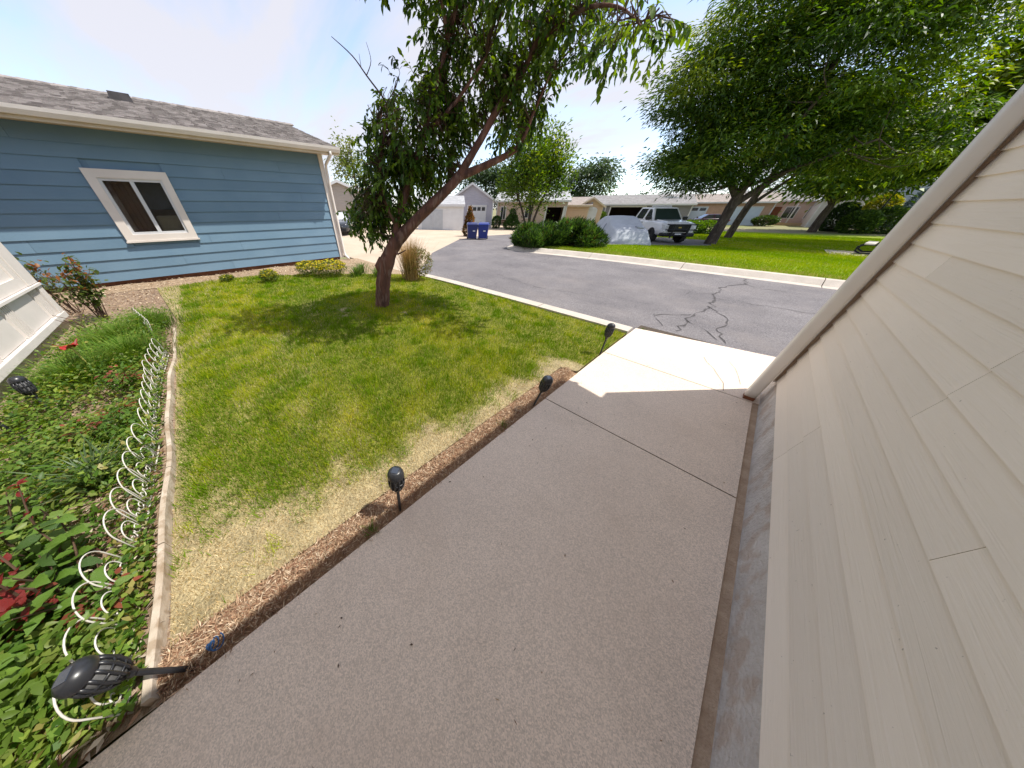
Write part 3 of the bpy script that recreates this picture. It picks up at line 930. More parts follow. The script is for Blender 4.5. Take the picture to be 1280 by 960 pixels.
def white_house():
    base = (-6.55, -1.93, 0)
    r = empty('white_house', base, label='white panelled house wall with ribbed lower panels at the left edge', cat='house')
    B = lambda mb, n, m, p=r, **k: mb.build(n, m, p, off=base, **k)
    Y, X0, X1 = -1.93, -6.55, .68
    B(MB().box(X0 + .04, X1, Y - .30, Y - .05, -.3, .30), 'foundation', 'found_beige')
    B(MB().box(X0 + .03, X1, Y - .30, Y - .04, .301, 2.9), 'wall_core', 'white_wall')
    B(MB().box(X0 + .03, X0 + .28, -8, Y - .302, -.3, 2.9), 'side_wall', 'white_wall')
    B(MB().box(X0, X1, Y - .039, Y + .02, .25, .33), 'bottom_ledge', 'white_wall', bevel=.006)
    B(MB().box(X0, X0 + .14, Y - .039, Y + .012, .333, .70), 'corner_board', 'white_wall', bevel=.004)
    B(MB().box(X0, X0 + .30, Y - .039, Y + .012, .74, 2.9), 'corner_board', 'white_wall', bevel=.004)
    B(MB().box(X0, X1, Y - .039, Y + .03, .703, .735), 'rail', 'white_wall', bevel=.004)
    # lower ribbed panels
    x = X0 + .16
    k = 0
    while x < X1 - .5:
        for q in range(5):
            B(MB().prism([(x + q * .045, Y - .039), (x + q * .045 + .03, Y - .039), (x + q * .045 + .024, Y - .010), (x + q * .045 + .006, Y - .010)], .335, .70, 2), 'rib', 'white_wall')
        x += 5 * .045 + .02
        B(MB().box(x, min(x + .62, X1), Y - .039, Y - .022, .335, .70), 'lower_panel', 'white_wall', bevel=.004)
        x += .66; k += 1
    # upper framed panels
    x = X0 + .305
    while x < X1 - .6:
        B(MB().box(x, x + 1.3, Y - .039, Y - .003, .74, .86), 'stile', 'white_wall')
        B(MB().box(x, x + .12, Y - .039, Y - .004, .862, 2.9), 'stile', 'white_wall')
        B(MB().box(x + .124, x + 1.3, Y - .039, Y - .028, .862, 2.9), 'upper_panel', 'white_wall')
        x += 1.303
    B(MB().prism([(Y - 4, 4.1), (Y + .38, 2.92), (Y + .38, 3.02), (Y - 4, 4.24), (Y - 8, 3.02), (Y - 8, 2.92)], X0 - .3, X1 - .4, 0), 'roof', 'shingle')
white_house()

# ================================================================ FAR HOUSES
def garage_door(r, x0, x1, z0, z1, y, mat='white_paint', rows=4, cols=4, windows=True):
    d = MB().box(x0, x1, y + .02, y + .06, z0, z1).build('garage_door', mat, r)
    h = (z1 - z0) / rows; w = (x1 - x0) / cols
    for i in range(rows):
        for j in range(cols):
            m = 'glass' if (windows and i == rows - 1) else mat
            ins = .12 if m == 'glass' else .05
            MB().box(x0 + w * j + ins * w, x0 + w * (j + 1) - ins * w, y - .002, y + .018, z0 + h * i + ins * h * 1.5, z0 + h * (i + 1) - ins * h * 1.5).build('door_pane' if m == 'glass' else 'door_panel', m, d)
    t = .10
    MB().box(x0 - t, x0 - .003, y - .03, y + .05, z0, z1 + t).box(x1 + .003, x1 + t, y - .03, y + .05, z0, z1 + t).box(x0 - .002, x1 + .002, y - .03, y + .05, z1 + .003, z1 + t).build('door_trim', 'white_paint', r)
    return d


def window(r, x0, x1, z0, z1, y, trim='white_paint'):
    t = .08
    w = MB().box(x0 - t, x0, y - .05, y + .0, z0 - t, z1 + t).box(x1, x1 + t, y - .05, y, z0 - t, z1 + t).box(x0, x1, y - .049, y, z1, z1 + t).box(x0, x1, y - .049, y, z0 - t, z0).build('window', trim, r)
    MB().box(x0, x1, y - .02, y - .005, z0, z1).build('pane', 'glass', w)
    MB().box((x0 + x1) / 2 - .02, (x0 + x1) / 2 + .02, y - .035, y - .021, z0, z1).build('mullion', trim, w)
    return w


def wall_with_hole(r, x0, x1, z0, z1, y0, y1, mat, hole=None):
    mb = MB()
    if hole:
        hx0, hx1, hz1 = hole
        mb.box(x0, hx0, y0, y1, z0, z1).box(hx1, x1, y0, y1, z0, z1).box(hx0, hx1, y0, y1, hz1, z1)
    else:
        mb.box(x0, x1, y0, y1, z0, z1)
    return mb.build('wall', mat, r)


def far_house(name, label, pos, rz, w, d, h, rise, wall, roofm, gable_front=True, ov=.3, hole=None, trim='white_paint', x_off=0.):
    """front face at local y=0 looking to -y, ground at local z=0"""
    r = empty(name, pos, rz, label, 'house')
    x0, x1 = -w / 2, w / 2
    wall_with_hole(r, x0, x1, -.6, h, 0, .15, wall, hole)
    MB().box(x0, x0 + .15, .152, d, -.6, h).box(x1 - .15, x1, .152, d, -.6, h).box(x0 + .152, x1 - .152, d - .15, d, -.6, h).build('side_walls', wall, r)
    th = .12
    if gable_front:
        MB().prism([(x0, h), (x1, h), (0, h + rise)], .005, .145, 1).build('gable', wall, r)
        s = rise / (w / 2); e = h - ov * s
        rf = MB().prism([(x0 - ov, e), (0, h + rise), (x1 + ov, e), (x1 + ov, e + th), (0, h + rise + th), (x0 - ov, e + th)], -ov, d + ov, 1).build('roof', roofm, r)
        MB().prism([(x0 - ov - .02, e - .06), (0, h + rise - .07), (x1 + ov + .02, e - .06), (x1 + ov + .02, e + th + .01), (0, h + rise + th + .01), (x0 - ov - .02, e + th + .01)], -ov - .05, -ov - .002, 1).build('rake_board', trim, rf)
    else:
        s = rise / (d / 2); e = h - ov * s
        for xa in (x0, x1 - .15):
            MB().prism([(.0, h), (d, h), (d / 2, h + rise)], xa + .002, xa + .148, 0).build('gable', wall, r)
        rf = MB().prism([(-ov, e), (d / 2, h + rise), (d + ov, e), (d + ov, e + th), (d / 2, h + rise + th), (-ov, e + th)], x0 - ov, x1 + ov, 0).build('roof', roofm, r)
        MB().box(x0 - ov, x1 + ov, -ov - .06, -ov - .002, e - .06, e + th).build('gutter', trim, rf)
    for xa in (x0 - .01, x1 - .11):
        MB().box(xa, xa + .12, -.025, -.002, -.4, h - .02).build('corner_board', trim, r)
    return r


def face(x, y, off=0):
    return math.atan2(-x, y) + R(off)

h1 = far_house('greige_house', 'greige gabled house behind the blue house corner, brown roof', (-27.4, 11.3, -.1), face(-27.4, 11.3, 3), 5.3, 9, 2.55, 1.0, 'greige', 'shingle_tan')
window(h1, 1.0, 1.9, 1.0, 2.0, 0, 'cream_trim')
MB().box(-2.6, 2.6, -.03, -.001, 1.22, 1.27).build('band', 'cream_trim', h1)
MB().hexa([(1.2, 1.2, 2.9), (2.4, 1.2, 2.5), (2.4, 3.2, 2.5), (1.2, 3.2, 2.9), (1.2, 1.2, 3.35), (2.4, 1.2, 3.2), (2.4, 3.2, 3.2), (1.2, 3.2, 3.35)]).build('roof_dormer', 'shingle_tan', h1)

h2 = far_house('white_shed', 'white shed with grey double doors seen under the leaning tree trunk', (-20.6, 17.6, -.2), face(-20.6, 17.6, 0), 4.2, 3, 1.95, .6, 'white_paint', 'shingle_light', gable_front=False, ov=.12)
for xa in (-1.75, -.75):
    MB().box(xa, xa + .95, -.05, -.002, -.2, 1.6).build('door', 'door_grey', h2)

h3 = far_house('lavender_garage', 'lavender-grey gabled garage with white door behind the blue bins', (-22.75, 23.9, -.35), face(-22.6, 24.1, 0), 4.7, 9, 2.55, 1.38, 'lavender', 'shingle_light')
garage_door(h3, -.35, 1.55, 0, 2.05, -.03)
MB().box(-1.7, -.9, -.05, -.002, 0, 2.05).build('door', 'white_paint', h3)

h4 = far_house('pink_house', 'pinkish beige house with pale roof and open garage behind the ash tree', (-21.4, 33.4, -.5), face(-21.4, 33.4, 0), 8.6, 8, 2.75, .95, 'pink', 'shingle_light', gable_front=False, hole=(2.0, 3.9, 2.1))
window(h4, -3.7, -3.1, .8, 2.1, 0)
window(h4, -.6, .2, 1.0, 2.1, 0)
MB().box(1.8, 1.99, -.05, -.002, -.1, 2.2).box(3.91, 4.15, -.06, -.002, -.1, 2.2).build('door_trim', 'white_paint', h4)
MB().box(1.9, 4.0, 3.5, 3.6, -.2, 2.6).box(1.8, 1.9, .2, 3.5, -.2, 2.6).build('garage_lining', 'dark_in', h4)

h5 = far_house('tan_house', 'tan house with brown roof beside the grey house', (-19.0, 39.1, -.55), face(-19.0, 39.1, 0), 4.6, 7, 2.35, .85, 'tan', 'shingle_tan', gable_front=False, trim='cream_trim')
h5b = far_house('tan_garage', 'tan gabled garage with arched white door above the juniper', (-16.9, 40.5, -.55), face(-16.9, 40.5, 10), 2.9, 6, 2.25, .85, 'tan', 'shingle_tan', ov=.22, trim='cream_trim')
garage_door(h5b, -.75, .75, 0, 1.8, -.03, cols=2, windows=False)
mb = MB(); mb.prism([(.8 * math.cos(a), 1.91 + .28 * math.sin(a)) for a in np.linspace(0, math.pi, 9)], -.04, -.002, 1); mb.build('arch', 'white_paint', h5b)
MB().box(-.08, .08, -.03, -.002, 2.45, 2.7).build('gable_vent', 'door_grey', h5b)

h6 = far_house('grey_house', 'dark grey house with open garage behind the silver covered car', (-14.2, 50.0, -.6), face(-14.2, 50.0, 4), 12.5, 9, 2.55, 1.1, 'grey', 'shingle_grey', gable_front=False, hole=(-3.4, .9, 2.2))
window(h6, -5.9, -5.35, 1.3, 2.2, 0)
MB().box(-3.56, -3.41, -.05, -.002, -.1, 2.36).box(.91, 1.06, -.05, -.002, -.1, 2.36).box(-3.4, .9, -.05, -.002, 2.21, 2.36).build('door_trim', 'white_paint', h6)
MB().box(-3.6, 1.1, 4.5, 4.6, -.2, 2.6).box(-3.6, -3.5, .2, 4.5, -.2, 2.5).box(1.0, 1.1, .2, 4.5, -.2, 2.5).build('garage_lining', 'dark_in', h6)
MB().box(-4.15, -4.05, -.10, -.002, 0, 2.4).build('downspout', 'white_paint', h6)
MB().tube([(-2.4, 4.4, 3.4), (-2.4, 4.4, 4.25)], .03, 5).box(-2.65, -2.15, 4.38, 4.42, 4.1, 4.14).build('antenna', 'grille', h6)
t = MB().box(-.4, .4, -.3, .3, .05, .75).box(-.38, .38, -.02, .28, .76, 1.1).build('toolbox', 'red', None, off=(0, 0, 0), bevel=.03, label='red tool chest inside the open grey garage', cat='tool chest')
t.location = (-12.6, 52.5, -.55)

h7 = far_house('white_garage', 'pale garage with low white gable right of the pickup', (-11.6, 53.9, -.6), face(-11.6, 53.9, 0), 6.0, 5, 2.7, .7, 'palegrey', 'shingle_grey')
garage_door(h7, -1.2, 1.8, 0, 2.1, -.03, cols=3)
window(h7, 2.2, 2.7, 1.2, 2.0, 0)

h8 = far_house('brick_house', 'tan brick house with two pale garage doors behind the locust trunks', (-6.2, 60.5, -.6), face(-6.2, 60.5, 0), 10.5, 8, 2.8, 1.0, 'brick', 'shingle_tan', gable_front=False)
garage_door(h8, -4.4, -1.6, 0, 2.2, -.03, 'door_blue', cols=3)
garage_door(h8, .9, 4.2, 0, 2.2, -.03, 'door_blue', cols=3, windows=False)

h9 = far_house('porch_house', 'long pinkish house with windows and porch past the far lawn', (1.0, 66.5, -.5), face(1.0, 66.5, 0), 12.5, 8, 2.9, 1.3, 'pink', 'shingle_grey', gable_front=False)
for xa, m in ((-5.6, 'a'), (-3.6, 'b'), (-.8, 'c'), (1.4, 'd'), (4.2, 'e')):
    window(h9, xa, xa + 1.2, .8, 2.1, 0)
MB().box(-2.2, -1.25, -.06, -.002, 0, 2.15).build('door', 'wood_brown', h9)
MB().box(-6.0, 6.0, -1.6, -.05, -.2, .25).build('porch_floor', 'wood_tan', h9)
for xa in (-5.9, -3.0, 0, 3.0, 5.8):
    MB().box(xa, xa + .14, -1.6, -1.46, .25, 2.55).build('porch_post', 'white_paint', h9)
h9b = far_house('white_gable_house', 'pale house with white gable behind the dark shrubs', (5.6, 62.0, -.5), face(5.6, 62, 10), 5.5, 8, 2.9, 1.6, 'palegrey', 'shingle_light')
window(h9b, -1.2, .2, .9, 2.1, 0)
h10 = far_house('bluegrey_house', 'blue-grey house with white eave at the far right behind shrubs', (9.6, 70, -.4), face(9.6, 70, 0), 8, 8, 3.6, 1.4, 'bluegrey', 'shingle_light')
window(h10, -2.2, -.6, 1.4, 2.6, 0)
window(h10, .8, 2.2, 1.4, 2.6, 0)

# ================================================================ VEHICLES
def loft(mb, stations, sec):
    """stations: (x, halfwidth, zb, zt); sec: unit section points (u in -1..1, v in 0..1)"""
    rings = [[(x, u * w, zb + v * (zt - zb)) for u, v in sec] for x, w, zb, zt in stations]
    c = len(sec)
    vs = [p for r in rings for p in r]; fs = []
    for k in range(len(rings) - 1):
        for j in range(c): fs.append((k * c + j, k * c + (j + 1) % c, (k + 1) * c + (j + 1) % c, (k + 1) * c + j))
    fs.append(tuple(range(c))); fs.append(tuple((len(rings) - 1) * c + j for j in range(c - 1, -1, -1)))
    return mb.add(vs, fs)

BODY_SEC = [(-.86, 0), (-.97, .12), (-1, .45), (-.985, .78), (-.93, .93), (-.80, 1), (.80, 1), (.93, .93), (.985, .78), (1, .45), (.97, .12), (.86, 0)]


def quad_panel(mb, a, b, c, d, inset=.06, out=.012):
    """pane slightly proud of the quad a,b,c,d"""
    P = [Vector(p) for p in (a, b, c, d)]
    cen = sum(P, Vector()) / 4
    n = (P[1] - P[0]).cross(P[3] - P[0]).normalized()
    if n.dot(cen - Vector((cen.x * .5, 0, .9))) < 0: n = -n
    def ins(p):
        v = cen - p
        return p + v.normalized() * inset
    Q = [ins(p) for p in P]
    return mb.hexa([q - n * .01 for q in Q] + [q + n * out for q in Q])


def wheel(parent, x, y, rad, wd, name='wheel'):
    s = 1 if y > 0 else -1
    w = MB()
    prof = [(rad * .62, -wd / 2), (rad * .94, -wd / 2), (rad, -wd * .35), (rad, wd * .35), (rad * .94, wd / 2), (rad * .62, wd / 2)]
    vs = []; fs = []; n = 20
    for r, t in prof:
        for k in range(n):
            a = 2 * math.pi * k / n; vs.append((x + r * math.cos(a), y + t, rad + r * math.sin(a)))
    m = len(prof)
    for i in range(m):
        for k in range(n): fs.append((i * n + k, i * n + (k + 1) % n, ((i + 1) % m) * n + (k + 1) % n, ((i + 1) % m) * n + k))
    w.add(vs, fs)
    o = w.build(name, 'tyre', parent, smooth=True)
    rm = MB()
    vs = []; fs = []
    for r, t in [(rad * .63, wd * .40), (rad * .55, wd * .34), (rad * .2, wd * .38), (rad * .06, wd * .42)]:
        for k in range(n):
            a = 2 * math.pi * k / n; vs.append((x + r * math.cos(a), y + s * t, rad + r * math.sin(a)))
    for i in range(3):
        for k in range(n): fs.append((i * n + k, i * n + (k + 1) % n, (i + 1) * n + (k + 1) % n, (i + 1) * n + k))
    rm.add(vs, fs).build('rim', 'rim', o)
    return o


def well(parent, x, y, rad):
    mb = MB(); n = 18
    s = 1 if y > 0 else -1
    vs = []
    for t in (-.25, .012):
        for k in range(n):
            a = 2 * math.pi * k / n; vs.append((x + rad * 1.14 * math.cos(a), y + s * t, max(.12, rad + rad * 1.14 * math.sin(a))))
    fs = [(k, (k + 1) % n, n + (k + 1) % n, n + k) for k in range(n)] + [tuple(range(n)), tuple(range(2 * n - 1, n - 1, -1))]
    mb.add(vs, fs).build('wheel_arch', 'tyre', parent)


def pickup():
    hd = math.atan2(-.75, .66)
    p = (-5.55, 24.5)
    r = empty('pickup_truck', (p[0], p[1], gz(*p) + .02), hd, 'white pickup with black grille guard parked beyond the covered car', 'pickup')
    mb = MB()
    loft(mb, [(2.72, .86, .62, 1.02), (2.62, .95, .50, 1.12), (2.3, .99, .45, 1.16), (1.3, 1.0, .44, 1.22), (.2, 1.0, .42, 1.22), (-1.2, 1.0, .42, 1.22), (-2.6, .99, .48, 1.2), (-2.75, .95, .52, 1.18)], BODY_SEC)
    body = mb.build('body', 'car_white', r, smooth=False, bevel=.0)
    body.data.polygons.foreach_set('use_smooth', [True] * len(body.data.polygons))
    MB().hexa([(2.45, -.62, 1.14), (1.35, -.78, 1.2), (1.35, .78, 1.2), (2.45, .62, 1.14), (2.4, -.55, 1.19), (1.4, -.7, 1.26), (1.4, .7, 1.26), (2.4, .55, 1.19)]).build('bonnet', 'car_white', r, bevel=.02)
    # cab
    cb = [(1.32, .93, 1.19), (-1.15, .95, 1.19)]; ct = [(.62, .74, 1.86), (-.95, .76, 1.88)]
    mb = MB().hexa([(1.32, -.93, 1.18), (1.32, .93, 1.18), (-1.15, .95, 1.18), (-1.15, -.95, 1.18), (.58, -.74, 1.88), (.58, .74, 1.88), (-.95, .76, 1.89), (-.95, -.76, 1.89)])
    mb.build('cab', 'car_white', r, bevel=.06)
    g = MB(); quad_panel(g, (1.32, -.93, 1.18), (1.32, .93, 1.18), (.58, .74, 1.88), (.58, -.74, 1.88), .13, .006); g.build('windscreen', 'wscreen', r)
    for s in (-1, 1):
        g = MB(); quad_panel(g, (1.22, s * .93, 1.2), (.18, s * .94, 1.2), (.18, s * .75, 1.88), (.52, s * .745, 1.88), .1, .006); g.build('side_window', 'glass', r)
        g = MB(); quad_panel(g, (.12, s * .94, 1.2), (-1.0, s * .95, 1.2), (-.85, s * .76, 1.88), (.12, s * .75, 1.88), .1, .006); g.build('side_window', 'glass', r)
        m = MB().box(.98, 1.12, s * 1.0 if s > 0 else -1.24, 1.24 if s > 0 else -1.0, 1.22, 1.42).build('mirror', 'grille', r, bevel=.03)
        for x in (1.75, -1.65):
            well(r, x, s * .99, .40)
            wheel(r, x, s * .90, .40, .26)
        MB().hexa([(2.50, s * .62, .80), (2.50, s * .95, .80), (2.75, s * .93, .82), (2.76, s * .62, .82), (2.50, s * .62, 1.03), (2.50, s * .95, 1.05), (2.68, s * .93, 1.03), (2.72, s * .62, 1.02)]).build('headlight', 'lamp_clear', r, bevel=.015)
        MB().box(2.70, 2.79, s * .72 - .12, s * .72 + .12, .60, .70).build('fog_lamp', 'lamp_clear', r, bevel=.01)
        MB().box(.15, .30, s * 1.005 - .012, s * 1.005 + .012, 1.05, 1.09).build('door_handle', 'grille', r)
        MB().box(-.78, -.63, s * 1.005 - .012, s * 1.005 + .012, 1.05, 1.09).build('door_handle', 'grille', r)
    MB().box(2.62, 2.78, -.60, .60, .66, 1.02).build('grille', 'grille', r, bevel=.02)
    MB().box(2.785, 2.80, -.08, .08, .86, .92).build('badge', 'amber', r)
    MB().box(2.55, 2.86, -.93, .93, .42, .62).build('bumper', 'grille', r, bevel=.05)
    gd = MB()
    for y in (-.42, .42): gd.tube([(2.92, y, .35), (2.95, y, 1.08)], .045, 8)
    for z in (.5, .78, 1.05): gd.tube([(2.94, -.85, z), (2.96, -.42, z), (2.96, .42, z), (2.94, .85, z)], .03, 8)
    gd.build('grille_guard', 'grille', r)
    MB().box(2.862, 2.875, -.18, .18, .48, .58).build('number_plate', 'white_paint', r)
    MB().tube([(.0, -.6, 1.95), (.0, .6, 1.95)], .05, 8).build('roof_bar', 'car_white', r)
    MB().box(-2.6, -1.25, -.85, .85, 1.205, 1.24).build('bed_cover', 'grille', r)
pickup()


def sedan(name, label, p, z, hd, mat, group=None):
    r = empty(name, (p[0], p[1], z), hd, label, 'car')
    mb = MB()
    loft(mb, [(2.22, .70, .38, .66), (2.1, .82, .28, .74), (1.7, .88, .24, .82), (.9, .9, .22, .92), (-.9, .9, .22, .95), (-1.8, .88, .26, .95), (-2.15, .80, .34, .90), (-2.25, .68, .42, .84)], BODY_SEC)
    b = mb.build('body', mat, r, smooth=True)
    MB().hexa([(1.0, -.80, .9), (1.0, .80, .9), (-1.75, .80, .93), (-1.75, -.80, .93), (.25, -.60, 1.38), (.25, .60, 1.38), (-.95, .60, 1.40), (-.95, -.60, 1.40)]).build('cabin', mat, r, bevel=.07)
    g = MB(); quad_panel(g, (1.0, -.8, .9), (1.0, .8, .9), (.25, .6, 1.38), (.25, -.6, 1.38), .10, .008); g.build('windscreen', 'lamp_clear' if mat == 'car_dark' else 'glass', r)  # dark car: pale windscreen colour paints in the reflection on the glass
    g = MB(); quad_panel(g, (-1.75, -.8, .93), (-1.75, .8, .93), (-.95, .6, 1.4), (-.95, -.6, 1.4), .10, .008); g.build('rear_window', 'glass', r)
    for s in (-1, 1):
        g = MB(); quad_panel(g, (.9, s * .80, .92), (-.35, s * .80, .93), (-.35, s * .6, 1.38), (.25, s * .6, 1.38), .08, .008); g.build('side_window', 'glass', r)
        g = MB(); quad_panel(g, (-.4, s * .80, .93), (-1.6, s * .80, .94), (-.95, s * .6, 1.39), (-.4, s * .6, 1.38), .08, .008); g.build('side_window', 'glass', r)
        for x in (1.35, -1.35):
            well(r, x, s * .885, .32); wheel(r, x, s * .80, .32, .2)
        MB().hexa([(1.9, s * .45, .55), (1.9, s * .80, .55), (2.13, s * .78, .56), (2.23, s * .45, .56), (1.9, s * .45, .70), (1.9, s * .80, .70), (2.10, s * .78, .69), (2.20, s * .45, .68)]).build('headlight', 'lamp_clear', r)
        MB().box(-2.27, -2.1, s * .62 - .14, s * .62 + .14, .66, .80).build('tail_light', 'red', r)
        MB().box(.72, .86, s * .9 - .1 if s > 0 else -1.0, 1.0 if s > 0 else -.8, .95, 1.08).build('mirror', mat, r, bevel=.02)
    MB().box(2.12, 2.25, -.42, .42, .44, .60).build('grille', 'grille', r, bevel=.02)
    MB().box(2.0, 2.28, -.7, .7, .28, .42).build('bumper', 'grille', r, bevel=.04)
sedan('parked_car', 'dark car with bright windscreen parked by the greige house', (-21.9, 8.7), -.06, R(-32), 'car_dark')
sedan('parked_car', 'maroon car in front of the tan brick house', (-6.4, 53.5), gz(-6.4, 53.5), R(-150), 'car_maroon')


def covered_car():
    p = (-6.0, 19.2)
    hd = math.atan2(-.80, .60)
    prof = [(2.15, .28), (2.1, .62), (1.75, .84), (1.15, .95), (.85, 1.06), (.15, 1.40), (-.4, 1.48), (-1.1, 1.44), (-1.7, 1.12), (-2.1, .98), (-2.25, .6), (-2.3, .2)]
    xs = np.linspace(2.25, -2.35, 70)
    px = np.array([q[0] for q in prof])[::-1]; pz = np.array([q[1] * .88 for q in prof])[::-1]
    m = 44
    vs = []
    ZT = np.interp(np.linspace(2.55, -2.65, 140), px, pz); ZT = np.convolve(np.pad(ZT, 8, 'edge'), np.hanning(17) / np.hanning(17).sum(), 'valid')
    for i, x in enumerate(xs):
        zt = float(np.interp(x, np.linspace(-2.65, 2.55, 140), ZT[::-1]))
        wd = .93 * (1 - .10 * abs(x / 2.3) ** 4)
        roofw = wd * (.86 if zt < 1.05 else .86 - .22 * min(1, (zt - 1.05) / .4))
        for j in range(m):
            t = j / (m - 1) * 2 - 1
            a = abs(t)
            if a < .5: y = roofw * a / .5; z = zt + .02 * math.cos(a / .5 * 1.57)
            else:
                q = (a - .5) / .5
                y = roofw + (wd + .07 - roofw) * min(1, q * 1.8) + .05 * q
                z = zt * (1 - q ** 1.05) + .05 * q
            s = 1 if t >= 0 else -1
            fold = .005 * math.sin(x * 3 + j * .15) + .003 * math.sin(x * 6 - j * .2 + 1.7) + .014 * math.sin(x * 6.5) * max(0, (abs(t) - .6)) * 4
            lo = max(0, 1 - z / max(zt, .1))
            y += fold * (.4 + 1.5 * lo); z += .5 * fold
            z = max(z, .015)
            vs.append((x + fold * .5, s * y, z))
    fs = []
    n = len(xs)
    for i in range(n - 1):
        for j in range(m - 1): fs.append((i * m + j, i * m + j + 1, (i + 1) * m + j + 1, (i + 1) * m + j))
    fs.append(tuple(range(m))); fs.append(tuple((n - 1) * m + j for j in range(m - 1, -1, -1)))
    r = empty('covered_car', (p[0], p[1], gz(*p) + .015), hd, 'car under a wrinkled silver cover beside the juniper', 'car')
    MB().add(vs, fs).build('car_cover', 'tarp', r, smooth=True)
    MB().hexa([(1.25, .3, .83), (1.6, .3, .79), (1.6, .62, .78), (1.25, .62, .82), (1.25, .3, .872), (1.6, .3, .828), (1.6, .62, .818), (1.25, .62, .855)]).build('patch', 'rim', r)
    MB().tube([(.3, -1.02, .25), (.3, -1.03, .6), (.3, -.9, .95)], .010, 5).build('strap', 'grille', r)
covered_car()

# ================================================================ STREET OBJECTS
def bin_(p, rz, mat, label):
    r = empty('wheelie_bin', (p[0], p[1], g0(*p) + .045), rz, label, 'bin', 'blue bins at the kerb')
    MB().hexa([(-.26, -.24, .06), (.26, -.24, .06), (.26, .24, .06), (-.26, .24, .06), (-.33, -.31, .78), (.33, -.31, .78), (.33, .34, .78), (-.33, .34, .78)]).build('body', mat, r, bevel=.03)
    MB().hexa([(-.36, -.36, .785), (.36, -.36, .785), (.36, .36, .785), (-.36, .36, .785), (-.30, -.30, .86), (.30, -.30, .86), (.30, .34, .90), (-.30, .34, .90)]).build('lid', mat, r, bevel=.02)
    MB().tube([(-.25, .40, .80), (.25, .40, .80)], .02, 6).build('handle', 'grille', r)
    for s in (-.27, .27): MB().tube([(s - .03, .26, .1), (s + .03, .26, .1)], .1, 10).build('wheel', 'tyre', r)
    MB().box(.02, .16, -.322, -.285, .44, .50).build('sticker', 'white_paint', r)
bin_((-12.35, 13.15), face(-12.35, 13.15, 4), 'blue_plastic', 'darker blue bin on the left of the pair at the kerb')
bin_((-11.90, 13.68), face(-11.85, 13.72, -3), 'blue_plastic2', 'brighter blue bin on the right of the pair at the kerb')

def picnic():
    p = (3.45, 24.4)
    zz = gz(*p)
    sheetpad = MB().box(-.3, 2.4, -1.0, 1.9, -.1, .03).build('concrete_pad', 'kerb', None, kind='structure')
    sheetpad.location = (2.75, 23.9, zz)
    r = empty('picnic_table', (4.35, 25.0, zz + .03), R(80), 'picnic table with pale slab seats and black hoop legs on a concrete pad', 'picnic table')
    for y in (-.72, .72):
        MB().box(-.9, .9, y - .15, y + .15, .42, .48).build('seat', 'white_wall', r, bevel=.01)
    for y in (-.27, 0, .27):
        MB().box(-.9, .9, y - .125, y + .125, .72, .77).build('table_board', 'white_wall', r, bevel=.01)
    for x in (-.6, .6):
        pts = [(x, -.85 + .05, .40), (x, -1.0, .30), (x, -.98, .12), (x, -.8, .02), (x, -.4, .05), (x, -.25, .4), (x, -.2, .7)]
        for s in (1, -1):
            MB().tube([(a, s * b, c) for a, b, c in pts], .035, 8).build('leg', 'grille', r, smooth=True)
        MB().tube([(x, -.8, .40), (x, .8, .40)], .03, 6).build('crossbar', 'grille', r)
picnic()

r = empty('lamp_post', (6.4, 52, gz(6.4, 52)), 0, 'tall thin dark lamp post near the blue-grey house', 'lamp post')
MB().tube([(0, 0, 0), (0, 0, 4.6)], [.07, .045], 8).build('pole', 'grille', r)
MB().tube([(0, 0, 4.6), (-.2, 0, 4.8), (-.7, 0, 4.85)], .03, 6).build('arm', 'grille', r)
MB().box(-1.0, -.6, -.12, .12, 4.78, 4.87).build('lamp_head', 'grille', r, bevel=.02)

r = empty('garden_bench', (-20.6, 26.6, g0(0, 26.6) + .03), face(-20.6, 26.6), 'small brown wooden bench before the pinkish house', 'bench')
for y in (-.15, .0, .15): MB().box(-.55, .55, y - .06, y + .06, .40, .44).build('seat_slat', 'wood_brown', r)
MB().box(-.55, .55, .20, .24, .5, .62).box(-.55, .55, .20, .24, .68, .8).build('backrest', 'wood_brown', r)
for x in (-.45, .45):
    for y in (-.18, .2): MB().box(x - .04, x + .04, y - .04, y + .04, 0, .40).build('leg', 'wood_tan', r)

